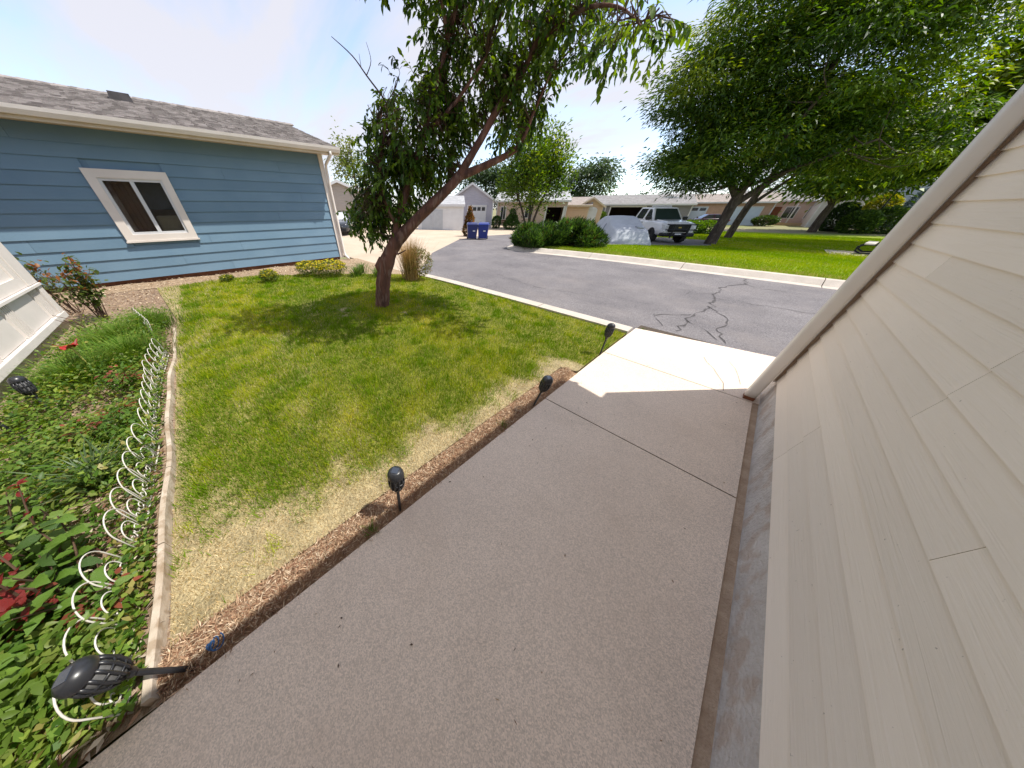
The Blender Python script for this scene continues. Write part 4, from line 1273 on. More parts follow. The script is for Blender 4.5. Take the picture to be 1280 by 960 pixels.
# ---------------------------------------------------------------- solar lamps
def lamp(base, tip, label, L=.43):
    b, t = Vector(base), Vector(tip)
    d = (t - b).normalized()
    q = d.to_track_quat('Z', 'Y')
    r = empty('solar_lamp', base, 0, label, 'solar lamp', 'black solar torch lamps', rot=q.to_euler())
    MB().tube([(0, 0, -.06), (0, 0, .0), (0, 0, .235)], [.003, .010, .010], 8).build('stake', 'black_plastic', r)
    h = L
    MB().lathe([(.012, .215), (.017, .225), (.017, .245), (.024, .252)], 14).build('collar', 'black_plastic', r, smooth=True)
    MB().lathe([(.019, .250), (.030, .275), (.036, .31), (.037, .345), (.034, .37)], 14).build('lens', 'lens', r, smooth=True)
    cg = MB()
    n = 12
    for k in range(n):
        a0 = 2 * math.pi * k / n
        pts = []
        for rr, z, tw in [(.024, .252, 0), (.036, .275, .12), (.043, .31, .28), (.044, .345, .42), (.041, .372, .5)]:
            a = a0 + tw * .6
            pts.append((rr * math.cos(a), rr * math.sin(a), z))
        cg.tube(pts, .0056, 5)
    for rr, z in [(.039, .287), (.0445, .328)]:
        cg.tube([(rr * math.cos(a), rr * math.sin(a), z) for a in np.linspace(0, 2 * math.pi, 17)], .004, 5, cap=False)
    cg.build('cage', 'black_plastic', r, smooth=True)
    c = MB().lathe([(.043, .368), (.047, .376), (.047, .392), (.042, .408), (.031, .420), (.026, .423)], 16).build('cap', 'black_plastic', r, smooth=True)
    MB().box(-.018, .018, -.018, .018, .4225, .4255).build('solar_cell', 'solar', c)
    return r
lamp((-.811, .318, -.01), (-.795, .330, .42), 'upright solar torch lamp at the middle of the walkway edge')
lamp((-.80, 1.88, -.01), (-.715, 1.83, .38), 'tilted solar torch lamp at the brown strip by the shadowed slab')
lamp((-.785, 3.47, -.01), (-.80, 3.50, .42), 'solar torch lamp nearest the street at the walkway corner')
lamp((-.829, -.735, -.01), (-.862, -.85, .40), 'solar torch lamp nearest the camera, leaning over the end of the white edging')
lamp((-3.67, -1.62, 0), (-3.79, -1.65, .42), 'solar torch lamp by the beige foundation, under the red ornament')
lamp((-3.36, -1.72, 0), (-3.50, -1.80, .40), 'solar torch lamp cut by the left picture edge')

mb = MB()
pts = []
for i in range(40):
    a = i * .55; rr = .008 + .0006 * i
    pts.append((-.835 + rr * math.cos(a) + i * .0006, -.655 + .7 * rr * math.sin(a) + i * .0012, .035 + .0006 * i + .004 * math.sin(i)))
mb.tube(pts, .0028, 5).build('cord_coil', 'blue_cord', None, off=(-.83, -.66, 0), label='small coil of blue cord at the foot of the nearest lamp', cat='cord')

# ---------------------------------------------------------------- white edging strip
root = empty('lawn_edging', (-.8, -.82, 0), 0, 'weathered white plastic edging strip between lawn and bed', 'edging')
xs = -.80
while xs > -5.2:
    L = random.uniform(.55, .8) if xs < -.9 else .7
    mb = MB(); ring = []
    for k in range(9):
        x = xs - .004 - (L - .008) * k / 8
        y = -.82 + .012 * math.sin(x * 2.3) - .008 * math.sin(x * 6.1)
        zt = .055 + .008 * math.sin(x * 3.1) - max(0, (-x - 2.6)) * .012
        ring.append([(x, y - .015, -.08), (x, y - .015, zt - .006), (x, y - .010, zt), (x, y + .010, zt), (x, y + .015, zt - .006), (x, y + .015, -.08)])
    vs = [v for rr in ring for v in rr]; fs = [tuple(range(6)), tuple(48 + j for j in range(5, -1, -1))]
    for k in range(8):
        for j in range(6): fs.append((k * 6 + j, k * 6 + (j + 1) % 6, (k + 1) * 6 + (j + 1) % 6, (k + 1) * 6 + j))
    mb.add(vs, fs).build('edging_strip', 'edging', root, off=(-.8, -.82, 0))
    xs -= L

# ---------------------------------------------------------------- scroll fence
def arch(w, h, n=14, x0=0., z0=0.):
    pts = [(x0 - w / 2, 0, z0)]
    for k in range(n + 1):
        a = math.pi - math.pi * k / n
        pts.append((x0 + w / 2 * math.cos(a), 0, h - w / 2 + w / 2 * math.sin(a)))
    pts.append((x0 + w / 2, 0, z0))
    return pts
def spiral(cx, cz, r0, turns, s, a0):
    return [(cx + s * r0 * (1 - .75 * k / 18) * math.cos(a0 + turns * 6.283 * k / 18), 0, cz + r0 * (1 - .75 * k / 18) * math.sin(a0 + turns * 6.283 * k / 18)) for k in range(19)]
_fm = {}
def shared(key, fn, mat):
    if key not in _fm:
        o = fn().build(key, mat, None, smooth=True)
        me = o.data; bpy.data.objects.remove(o); _fm[key] = me
    return _fm[key]
def fence_section(loc, rz, n, label, tilt=0.):
    r = empty('scroll_fence', loc, 0, label, 'garden fence', 'white scroll border fence sections', rot=(tilt, 0, rz))
    big = shared('hoop', lambda: MB().tube(arch(.19, .275, z0=-.06), .0032, 6), 'wire_white')
    small = shared('inner_hoop', lambda: MB().tube(arch(.115, .165, z0=0), .0030, 6), 'wire_white')
    cur = shared('scroll', lambda: MB().tube(spiral(.038, .075, .034, 1.1, 1, 2.8), .0030, 6).tube(spiral(-.038, .075, .034, 1.1, -1, 2.8), .0030, 6), 'wire_white')
    for k in range(n):
        for nm, me in (('hoop', big), ('inner_hoop', small), ('scroll', cur)):
            o = bpy.data.objects.new(nm, me); COL.objects.link(o); o.parent = r
            o.location = (-(k + .5) * .17, RNG.uniform(-.003, .003), 0)
    MB().tube([(0, 0, .012), (-n * .17, 0, .012)], .005, 6).build('bottom_wire', 'wire_white', r)
    return r
fence_section((-.84, -.905, .0), R(3), 4, 'white scroll fence section nearest the camera, below the leaning lamp', R(8))
fence_section((-1.58, -.915, .0), R(-2), 6, 'second white scroll fence section from the walkway', R(4))
fence_section((-2.66, -.90, .0), R(1), 6, 'third white scroll fence section from the walkway', R(-3))
fence_section((-3.72, -.91, .0), R(-3), 5, 'fourth white scroll fence section, half sunk in grass', R(5))
fence_section((-5.3, -1.02, .02), R(14), 6, 'farthest white scroll fence section by the mulch border', R(-12))

# ---------------------------------------------------------------- red ornament
r = empty('flower_ornament', (-4.41, -1.45, 0), R(20), 'red metal flower ornament on a yellow stem among the grass clump', 'garden ornament')
MB().tube([(0, 0, 0), (-.02, 0, .2), (-.03, 0, .36)], .008, 6).tube([(-.03, 0, .36), (-.16, -.06, .38), (-.25, -.1, .37)], .007, 6).build('stem', 'yellow_stem', r)
for k, a in enumerate((0, 75, 150, 215, 290)):
    ca, sa = math.cos(R(a)), math.sin(R(a))
    L, w = (.13, .04) if k != 1 else (.11, .045)
    c = Vector((-.0, 0, .39)); d = Vector((ca, sa * .6, .35 * math.sin(R(a * 1.3 + 30)))).normalized(); s = d.cross(Vector((.3, -.2, 1))).normalized(); n_ = s.cross(d)
    mb = MB()
    P = [c, c + d * L * .35 + s * w, c + d * L * .35 - s * w, c + d * L * .75 + s * w * .7 + n_ * .02, c + d * L * .75 - s * w * .7 + n_ * .02, c + d * L + n_ * .035]
    P2 = [p - n_ * .004 for p in P]
    mb.add(P + P2, [(0, 2, 4, 5, 3, 1), (6, 7, 9, 11, 10, 8), (0, 1, 7, 6), (1, 3, 9, 7), (3, 5, 11, 9), (5, 4, 10, 11), (4, 2, 8, 10), (2, 0, 6, 8)])
    mb.build('petal', 'red', r)
mb = MB()
d = Vector((-1, -.3, .1)).normalized(); s = d.cross(Vector((0, 0, 1))).normalized(); c = Vector((-.22, -.09, .37))
P = [c, c + d * .05 + s * .02, c + d * .05 - s * .02, c + d * .12 + s * .012, c + d * .12 - s * .012, c + d * .16]
mb.add(P + [p + Vector((0, 0, -.004)) for p in P], [(0, 2, 4, 5, 3, 1), (6, 7, 9, 11, 10, 8), (0, 1, 7, 6), (1, 3, 9, 7), (3, 5, 11, 9), (5, 4, 10, 11), (4, 2, 8, 10), (2, 0, 6, 8)])
mb.build('metal_leaf', 'olive', r)

# ================================================================ TREES
LAT = np.array([.6626, .749, 0]); FWD = np.array([-.749, .6626, 0]); UPV = np.array([0, 0, 1.])


def ell_points(n, c, rl, rd, rv, shell=.35):
    d = unit(RNG.normal(0, 1, (n, 3)))
    rad = RNG.uniform(shell, 1, n) ** (1 / 2.2)
    d = d * rad[:, None]
    return np.array(c) + d[:, :1] * rl * LAT + d[:, 1:2] * rd * FWD + d[:, 2:] * rv * UPV


def smooth_path(P, n=5):
    P = [Vector(p[:3]) for p in P]; out = []
    for i in range(len(P) - 1):
        p0 = P[max(i - 1, 0)]; p1 = P[i]; p2 = P[i + 1]; p3 = P[min(i + 2, len(P) - 1)]
        for k in range(n):
            t = k / n
            out.append(.5 * ((2 * p1) + (p2 - p0) * t + (2 * p0 - 5 * p1 + 4 * p2 - p3) * t * t + (3 * p1 - p0 - 3 * p2 + p3) * t ** 3))
    out.append(P[-1])
    return out


def limb(mb, pts, n=10, sub=4):
    """pts: (x,y,z,r)"""
    P = smooth_path(pts, sub)
    rr = np.interp(np.linspace(0, len(pts) - 1, len(P)), range(len(pts)), [p[3] for p in pts])
    rr = [r * random.uniform(.94, 1.06) for r in rr]
    mb.tube(P, rr, n)
    return [(p, r) for p, r in zip(P, rr)]


GREEN_D, GREEN_M, GREEN_L, GREEN_Y = (.030, .066, .010), (.060, .118, .014), (.115, .185, .020), (.19, .245, .028)


def yard_tree():
    base = (-4.49, 2.28, 0)
    r = empty('leaning_tree', base, label='leaning tree with red-brown forked trunk and drooping leaves on the lawn', cat='tree')
    nodes = []
    mb = MB()
    tr = limb(mb, [(-4.50, 2.26, -.12, .175), (-4.48, 2.29, .06, .142), (-4.44, 2.34, .42, .132), (-4.37, 2.42, .75, .132), (-4.25, 2.56, 1.06, .112), (-4.02, 2.81, 1.37, .086), (-3.62, 3.26, 1.84, .070), (-3.5, 3.39, 2.0, .068)], 14)
    # root flare and a knot
    mb.tube([(-4.43, 2.33, .60), (-4.44, 2.31, .72), (-4.40, 2.36, .86)], [.06, .085, .05], 8)
    trunk = mb.build('trunk', 'bark_red', r, off=base, smooth=True)
    specs = [
        [(-3.52, 3.37, 1.97, .062), (-3.32, 3.6, 2.38, .05), (-3.16, 3.78, 2.73, .042), (-3.01, 3.95, 2.98, .036), (-2.85, 4.05, 3.3, .03), (-2.6, 4.2, 3.8, .016)],
        [(-3.53, 3.36, 1.97, .058), (-3.23, 3.70, 2.12, .046), (-3.0, 3.96, 2.26, .038), (-2.92, 4.05, 2.38, .03), (-2.84, 4.12, 2.65, .02), (-2.72, 4.2, 3.0, .012)],
        [(-4.27, 2.54, 1.02, .075), (-4.16, 2.72, 1.6, .058), (-3.98, 2.95, 2.2, .048), (-3.82, 3.1, 2.7, .038), (-3.6, 3.25, 3.3, .024), (-3.5, 3.4, 3.8, .012)],
        [(-4.15, 2.66, 1.22, .045), (-4.32, 2.50, 1.75, .034), (-4.30, 2.52, 2.2, .022), (-4.17, 2.64, 2.62, .013)],
        [(-3.9, 3.05, 2.45, .03), (-3.5, 3.3, 2.75, .022), (-3.2, 3.5, 3.1, .014)],
        [(-2.9, 4.02, 3.2, .026), (-2.4, 4.05, 3.32, .018), (-1.95, 3.98, 3.2, .012), (-1.6, 3.85, 2.95, .006)],
        [(-4.0, 2.9, 2.1, .026), (-4.3, 2.7, 2.35, .016), (-4.45, 2.6, 2.6, .008)],
        [(-3.62, 3.24, 3.25, .024), (-3.5, 2.95, 3.7, .016), (-3.3, 2.6, 3.95, .008)],
        [(-2.75, 4.12, 3.55, .022), (-2.6, 3.6, 4.1, .016), (-2.5, 3.1, 4.6, .008)],
        [(-3.52, 3.36, 3.7, .016), (-3.5, 2.9, 4.2, .012), (-3.6, 2.5, 4.6, .006)],
    ]
    for s in specs:
        m2 = MB(); nodes += limb(m2, s, 9)
        m2.build('limb', 'bark_red', r, off=base, smooth=True)
    bare = MB()
    limb(bare, [(-4.17, 2.64, 2.58, .012), (-4.18, 2.63, 2.74, .010), (-4.32, 2.46, 2.98, .008), (-4.42, 2.35, 3.14, .006), (-4.6, 2.2, 3.3, .003)], 6)
    limb(bare, [(-4.18, 2.63, 2.74, .007), (-4.10, 2.72, 2.86, .005), (-4.06, 2.78, 2.98, .003)], 5)
    limb(bare, [(-4.32, 2.46, 2.98, .006), (-4.27, 2.52, 3.1, .004), (-4.3, 2.5, 3.25, .002)], 5)
    limb(bare, [(-4.36, 2.42, 3.04, .004), (-4.37, 2.42, 3.16, .002)], 5)
    bare.build('bare_branch', 'twig', r, off=base, smooth=True)
    stub = MB(); limb(stub, [(-4.28, 2.46, .95, .022), (-4.17, 2.56, .93, .014), (-4.06, 2.66, .99, .007)], 6)
    stub.build('stub_branch', 'bark_red', r, off=base, smooth=True)
    # leafy twigs
    # x, y, z of each leafy mass, half sizes across / along the view / up, number of twigs
    lobes = [((-4.50, 2.72, 1.88), .50, .50, .54, 300, 0), ((-4.62, 2.36, 1.52), .26, .34, .34, 110, 0), ((-4.15, 3.10, 2.52), .74, .60, .57, 460, 0),
             ((-3.75, 3.75, 3.02), .74, .6, .42, 300, 0), ((-3.3, 3.85, 3.5), 1.1, .8, .36, 300, 0), 
             ((-3.45, 2.75, 3.85), .85, .7, .28, 170, 0), ((-3.55, 2.55, 4.5), .8, .7, .35, 170, 0), ((-2.5, 3.2, 4.5), .9, .7, .35, 170, 0), ((-3.05, 4.12, 2.78), .34, .40, .48, 130, 0), ((-2.55, 4.25, 3.35), .6, .5, .28, 80, 0), ((-1.72, 3.95, 2.98), .36, .3, .12, 40, 1), ((-3.95, 3.35, 2.05), .3, .3, .3, 80, 0)]
    npos = np.array([tuple(p) for p, _ in nodes])
    tw = MB(); LP, LD, LL, LW, LC = [], [], [], [], []
    for c, rl, rd, rv, n, near in lobes:
        O = ell_points(n, c, rl, rd, rv, .15)
        for o in O:
            i = int(np.argmin(((npos - o) ** 2).sum(1) + RNG.uniform(0, .05, len(npos))))
            a = npos[i]
            m = (a + o) / 2 + np.array([0, 0, .06]) + RNG.normal(0, .04, 3)
            if np.linalg.norm(a - o) < 1.3:
                tw.tube([a, m, o], [.007, .005, .003], 4, cap=False)
            out = o - np.array(c); out[2] *= .3
            d = unit((out / (np.linalg.norm(out) + .1) * .5 + RNG.normal(0, .35, 3) + np.array([0, 0, -.25]))[None])[0]
            L = RNG.uniform(.18, .36)
            p = o.copy(); pts = [p.copy()]
            col = np.array([GREEN_D, GREEN_M, GREEN_M, GREEN_L, GREEN_L][RNG.integers(5)])
            k = 0; nl = int(L / .026)
            for k in range(nl):
                d = unit((d + np.array([0, 0, -.038]) + RNG.normal(0, .10, 3))[None])[0]
                p = p + d * L / nl; 
                if k % 4 == 3: pts.append(p.copy())
                sd = unit(np.cross(d, UPV)[None] + 1e-6)[0] * (1 if k % 2 else -1)
                ld = d * .75 + sd * .55 + np.array([0, 0, -.32]) + RNG.normal(0, .48, 3)
                LP.append(p.copy()); LD.append(ld); LL.append(RNG.uniform(.06, .10)); LW.append(RNG.uniform(.030, .046)); LC.append(col * RNG.uniform(.75, 1.35))
            if len(pts) > 1: tw.tube(pts, list(np.linspace(.0032, .0012, len(pts))), 4, cap=False)
    tw.build('twigs', 'twig', r, off=base, kind='stuff')
    LP, LD, LL, LW, LC = map(np.array, (LP, LD, LL, LW, LC))
    # no foliage on the sunny underside of the leaning trunk
    axis = np.interp(LP[:, 2], [0, .8, 1.1, 1.4, 1.85, 2.0, 2.4, 2.75], [-1.28, -1.08, -.9, -.56, .05, .22, .50, .75])
    lat = LP @ LAT
    k_ = ~((LP[:, 2] < 2.25) & (lat > axis - .16)) & ~((LP[:, 2] < 2.7) & (np.abs(lat - axis) < .10))
    LP, LD, LL, LW, LC = LP[k_], LD[k_], LL[k_], LW[k_], LC[k_]
    v, t = big_leaf_arrays(LP, LD, LL, LW, .22, .12)
    np_mesh('crown', v, t, np.repeat(LC, 8, axis=0), 'leaf', r, off=base, kind='stuff')
yard_tree()


def tree(name, label, base, trunks, lobes, palette, weights, leaf=(.3, .07), per=110, spread=(.7, .28), droop=.3, bark='bark', limbs=40, group=None, updir=0., sizes=.3):
    """lobes: (centre, rl, rd, rv, clumps); leaves gather in flattened clumps joined to the limbs"""
    base = tuple(base)
    r = empty(name, base, label=label, cat='tree', group=group)
    nodes = []
    mb = MB()
    for t in trunks: nodes += limb(mb, t, 10)
    mb.build('trunk', bark, r, off=base, smooth=True)
    nodes = [q for q in nodes if q[0].z > base[2] + 1.2]
    npos = np.array([tuple(p) for p, _ in nodes])
    C = np.concatenate([ell_points(n, c, rl, rd, rv, .25) for c, rl, rd, rv, n in lobes])
    lm = MB()
    for c in C[RNG.permutation(len(C))[:limbs]]:
        i = int(np.argmin(((npos - c) ** 2).sum(1) * np.where(npos[:, 2] < c[2] + .3, 1, 4)))
        a = npos[i]; rr = min(nodes[i][1] * .6, .07)
        m = a * .45 + c * .55 + np.array([0, 0, -.12 * np.linalg.norm(c - a)]) + RNG.normal(0, .15, 3)
        limb(lm, [(*a, rr), (*m, rr * .55), (*c, rr * .15)], 5, 3)
    lm.build('limbs', bark, r, off=base, smooth=True, kind='stuff')
    LP, LD, LC = [], [], []
    for c in C:
        n = int(per * RNG.uniform(.5, 1.4))
        o = RNG.normal(0, 1, (n, 3)) * np.array([spread[0], spread[0], spread[1]]) * RNG.uniform(.7, 1.25)
        out = o / np.array([spread[0], spread[0], spread[1]])
        d = out * np.array([1, 1, .3]) + RNG.normal(0, .6, (n, 3)) + np.array([0, 0, -droop + updir])
        LP.append(c + o); LD.append(d)
        k = np.array(palette)[RNG.choice(len(palette), p=weights)]
        LC.append(k[None] * RNG.uniform(.7, 1.4, (n, 1)))
    LP, LD, LC = np.concatenate(LP), np.concatenate(LD), np.concatenate(LC)
    n = len(LP)
    v, q = leaf_arrays(LP, LD, leaf[0] * RNG.uniform(1 - sizes, 1 + sizes, n), leaf[1] * RNG.uniform(.7, 1.3, n), .2, .15)
    np_mesh('crown', v, q, np.repeat(LC, 4, axis=0), 'leaf', r, off=base, kind='stuff')
    return r

PAL = [GREEN_D, GREEN_M, GREEN_L, GREEN_Y]
b = (-2.2, 24.6, gz(-2.2, 24.6))
tree('locust_tree', 'large spreading feathery tree with dark trunk beside the pickup', b,
     [[(b[0], b[1], b[2] - .2, .34), (b[0] + .05, b[1], b[2] + 1.2, .26), (b[0] + .1, b[1] + .1, 2.4, .22), (b[0] + .5, b[1] + .2, 4.2, .17), (b[0] + .8, b[1], 6.3, .11), (b[0] + .9, b[1], 8.6, .04)],
      [(b[0] + .1, b[1] + .1, 2.0, .17), (b[0] - 1.1, b[1] - .6, 3.4, .12), (b[0] - 2.2, b[1] - 1.3, 4.4, .04)],
      [(b[0] + .1, b[1] + .1, 1.7, .19), (b[0] + 1.3, b[1] + .9, 3.1, .14), (b[0] + 2.8, b[1] + 2, 4.8, .09), (b[0] + 4.0, b[1] + 2.6, 6.6, .04)],
      [(b[0] + .1, b[1] + .1, 2.2, .13), (b[0] + .6, b[1] - 1.3, 3.8, .09), (b[0] + 1.2, b[1] - 2.6, 5.6, .05)],
      [(b[0] + .3, b[1] + .1, 2.6, .1), (b[0] + 1.9, b[1] - .4, 3.3, .07), (b[0] + 3.6, b[1] - .8, 4.0, .04)]],
     [((-3.0, 24.0, 4.4), 3.9, 3.2, 1.9, 120), ((-1.2, 25.0, 6.6), 4.6, 3.6, 2.2, 170), ((-.6, 25, 9.0), 3.8, 3, 1.6, 90), ((-4.2, 22.4, 3.4), 2.3, 1.8, 1.0, 34), ((1.0, 26.6, 4.2), 3.2, 3, 1.3, 66), ((-5.0, 22.0, 6.4), 2.3, 2.0, 1.6, 56), ((-4.3, 22.8, 8.6), 2.6, 2.0, 1.5, 56)],
     PAL, [.22, .38, .27, .13], leaf=(.235, .068), per=165, spread=(.55, .20), droop=.35, limbs=90)
b = (-1.95, 31.0, gz(-2, 31))
tree('locust_tree', 'second dark trunk and crown right behind the large spreading tree', b,
     [[(b[0], b[1], b[2] - .2, .26), (b[0] + .1, b[1], 1.4, .2), (b[0] + .4, b[1] + .2, 3.4, .14), (b[0] + .9, b[1], 6, .06)],
      [(b[0] + .1, b[1], 1.6, .13), (b[0] + 1.2, b[1] + .6, 3.0, .08), (b[0] + 2.4, b[1] + 1, 4.5, .04)]],
     [((-.6, 31.6, 5.6), 4.2, 3, 2.2, 70), ((2.2, 33, 4.6), 3, 2.6, 1.6, 36)],
     PAL, [.14, .32, .32, .22], leaf=(.26, .09), per=115, spread=(.7, .28), limbs=40)
b = (3.0, 49.5, gz(3, 49.5))
tree('shade_tree', 'bright leafy tree standing before the long pinkish house', b,
     [[(b[0], b[1], b[2] - .2, .36), (b[0], b[1], 1.6, .28), (b[0] + .4, b[1], 4, .2), (b[0] + 1, b[1], 7, .08)],
      [(b[0], b[1], 1.8, .2), (b[0] + 1.8, b[1] + .8, 4.0, .12), (b[0] + 3, b[1] + 1, 6, .05)],
      [(b[0], b[1], 1.8, .18), (b[0] - 1.6, b[1] - .6, 3.8, .1), (b[0] - 2.6, b[1] - 1, 5.5, .05)]],
     [((2.6, 49.4, 5.8), 5.5, 4, 2.6, 95), ((6.4, 52, 5.6), 4.5, 4, 2.3, 60), ((3.0, 48, 3.6), 5.0, 2.5, .8, 36)],
     PAL, [.12, .30, .33, .25], leaf=(.46, .20), per=100, spread=(.95, .45), limbs=50)
b = (7.6, 33.5, gz(7.6, 33.5))
tree('shade_tree', 'bright green tree at the right, behind the downspout', b,
     [[(b[0], b[1], b[2] - .2, .3), (b[0], b[1], 1.8, .24), (b[0], b[1], 4.6, .16), (b[0], b[1], 8, .05)],
      [(b[0], b[1], 2.0, .15), (b[0] - 2.0, b[1] - .4, 4.2, .1), (b[0] - 3.6, b[1] - .8, 6, .04)]],
     [((6.4, 33.4, 5.4), 4.2, 3.2, 2.4, 95), ((6.2, 33.2, 8.4), 3.6, 3.0, 1.8, 60), ((4.4, 32.4, 4.4), 2.2, 2, 1.2, 26)],
     PAL, [.14, .32, .32, .22], leaf=(.36, .14), per=130, spread=(.75, .36), limbs=50)
b = (-17.8, 28.0, -.35)
tree('ash_tree', 'upright light green tree with several slim trunks behind the juniper', b,
     [[(b[0] + .0, b[1], b[2] - .2, .16), (b[0] - .2, b[1], 1.4, .12), (b[0] - .5, b[1] - .3, 4, .08), (b[0] - .7, b[1] - .4, 7.4, .02)],
      [(b[0] + .15, b[1] + .1, b[2] - .2, .14), (b[0] + .5, b[1] + .4, 1.5, .11), (b[0] + 1.1, b[1] + .9, 4, .07), (b[0] + 1.4, b[1] + 1.3, 7.0, .02)],
      [(b[0] - .15, b[1] - .1, b[2] - .2, .12), (b[0] - .8, b[1] - .7, 1.5, .09), (b[0] - 1.7, b[1] - 1.6, 3.8, .06), (b[0] - 2.1, b[1] - 2, 6.0, .02)],
      [(b[0], b[1], .4, .09), (b[0] + .1, b[1], 3.0, .07), (b[0] + .2, b[1] + .1, 8.2, .015)]],
     [((-17.9, 27.9, 3.2), 3.5, 2.6, 1.5, 60), ((-17.9, 27.9, 5.0), 3.1, 2.4, 1.6, 56), ((-18.2, 27.5, 6.6), 2.0, 1.8, 1.3, 26), ((-16.6, 29.3, 5.6), 1.4, 1.4, 1.6, 16), ((-18.9, 26.6, 7.2), .9, .9, 1.0, 8)],
     PAL, [.14, .36, .34, .16], leaf=(.34, .15), per=60, spread=(.42, .6), droop=-.4, updir=.5, limbs=60)
b = (-45, 21.5, -.3)
tree('poplar_tree', 'pale yellow-green tree behind the greige house roof', b,
     [[(b[0], b[1], b[2], .3), (b[0], b[1], 4, .2), (b[0], b[1], 9, .05)]],
     [((-44.8, 21.5, 5.5), 2.6, 2.5, 2.8, 36), ((-45.5, 20.8, 8.0), 1.6, 1.6, 1.8, 14)],
     [(.10, .14, .03), (.17, .19, .05)], [.5, .5], leaf=(.5, .2), per=34, spread=(.6, .6), limbs=30)
for i, (x, y, h, w, lab) in enumerate([(-42, 48, 9, 5, 'dark green tree behind the lavender garage roof'), (-34, 52, 9.5, 5, 'dark tree behind the pinkish house, left of the ash'), (-28, 62, 9, 5, 'dark tree far behind the pinkish house roof')]):
    b = (x, y, -.6)
    tree('background_tree', lab, b, [[(x, y, -.6, .4), (x, y, 4, .25), (x, y, h - 1, .06)]],
         [((x, y, h * .55), w, w * .8, h * .34, 60), ((x + 1, y, h * .8), w * .6, w * .6, h * .16, 18)],
         [(.03, .055, .022), (.05, .085, .03), (.08, .12, .045)], [.4, .4, .2], leaf=(.6, .26), per=60, spread=(.9, .6), limbs=16)
for i, x in enumerate((-26, -16, -9)):
    b = (x, 96 + 6 * i, -.8)
    tree('background_tree', ['low distant tree over the tan house ridge', 'low distant tree over the grey house ridge', 'low distant tree over the pale garage ridge'][i], b, [[(*b, .4), (b[0], b[1], 3.6, .1)]],
         [((b[0], b[1], 2.9), 6, 3, 1.2, 40)], [(.035, .06, .03), (.05, .08, .035)], [.5, .5], leaf=(.8, .35), per=40, spread=(1.2, .5), limbs=8)


# ================================================================ SHRUBS
def shrub(name, label, base, lobes, palette, weights, n, leaf, up=.5, cat='shrub', group=None, mat='leaf', shell=.55, stems=True, rnd=.5):
    r = empty(name, base, label=label, cat=cat, group=group)
    LP, LD, LC = [], [], []
    tot = sum(l[4] for l in lobes)
    for c, rl, rd, rv, wt in lobes:
        m = int(n * wt / tot)
        P = ell_points(m, c, rl, rd, rv, shell)
        P[:, 2] = np.maximum(P[:, 2], base[2] + .02 + RNG.uniform(0, .05, m))
        d = P - np.array(c); d[:, 2] += up * rv
        d = unit(d) + RNG.normal(0, rnd, (m, 3))
        f = field(P[:, 0] * 1.3 + P[:, 2], P[:, 1] * 1.3 - P[:, 2], 2.5)
        idx = RNG.choice(len(palette), m, p=weights)
        col = np.array(palette)[idx] * (1 + .35 * f[:, None]).clip(.4, 1.7) * RNG.uniform(.75, 1.3, (m, 1))
        LP.append(P); LD.append(d); LC.append(col)
    LP, LD, LC = np.concatenate(LP), np.concatenate(LD), np.concatenate(LC)
    k = len(LP)
    v, q = leaf_arrays(LP, LD, leaf[0] * RNG.uniform(.6, 1.3, k), leaf[1] * RNG.uniform(.7, 1.3, k), .2, .05)
    np_mesh('foliage', v, q, np.repeat(LC, 4, axis=0), mat, r, off=base, kind='stuff')
    if stems:
        mb = MB()
        for c, rl, rd, rv, wt in lobes:
            for p in ell_points(7, c, rl, rd, rv, .3):
                mb.tube([(base[0] + (c[0] - base[0]) * .5, base[1] + (c[1] - base[1]) * .5, base[2] - .03), ((base[0] + p[0]) / 2, (base[1] + p[1]) / 2, (base[2] + p[2]) / 2 + .05), tuple(p)], [.03 * min(1, rv), .02 * min(1, rv), .006], 5)
        mb.build('stems', 'twig', r, off=base)
    return r

_jl = []
for _k in range(22):
    _t = RNG.uniform(-1, 1); _c = np.array([-6.65, 12.85, .35]) + LAT * _t * 1.75 + FWD * RNG.uniform(-.8, .7)
    _c[2] = RNG.uniform(.35, .92) - .30 * abs(_t) ** 2
    _jl.append((tuple(_c), RNG.uniform(.22, .45), RNG.uniform(.22, .45), RNG.uniform(.16, .34), 1.0))
shrub('juniper_bush', 'spreading dark green juniper on the kerb corner', (-6.6, 12.9, .05),
      _jl + [((-7.45, 12.0, .38), .85, .7, .42, 3), ((-6.7, 12.9, .42), 1.0, .85, .42, 4), ((-5.95, 13.7, .40), .95, .85, .40, 4), ((-7.0, 12.5, .62), .5, .5, .38, 1), ((-6.2, 13.4, .70), .5, .5, .30, 1)],
      [(.02, .046, .012), (.04, .09, .016), (.085, .155, .03), (.07, .035, .014)], [.36, .38, .23, .03], 24000, (.22, .034), 1.3, rnd=.34)
shrub('conifer_shrub', 'small cone-shaped green conifer beside the wooden bench', (-18.2, 25.3, -.36),
      [((-18.2, 25.3, .1), .85, .85, .5, 3), ((-18.2, 25.3, .5), .6, .6, .5, 2), ((-18.2, 25.3, .95), .33, .33, .5, 1)], [(.03, .07, .015), (.05, .11, .02)], [.5, .5], 3500, (.16, .06), 1.)
shrub('conifer_shrub', 'dry orange-brown cone-shaped conifer left of the blue bins', (-14.0, 14.6, -.1),
      [((-14.0, 14.6, .3), .45, .45, .5, 3), ((-14.0, 14.6, .8), .32, .32, .5, 2), ((-14.0, 14.6, 1.25), .16, .16, .4, 1)], [(.05, .06, .015), (.20, .10, .03), (.28, .15, .05)], [.35, .4, .25], 3000, (.13, .05), 1.)
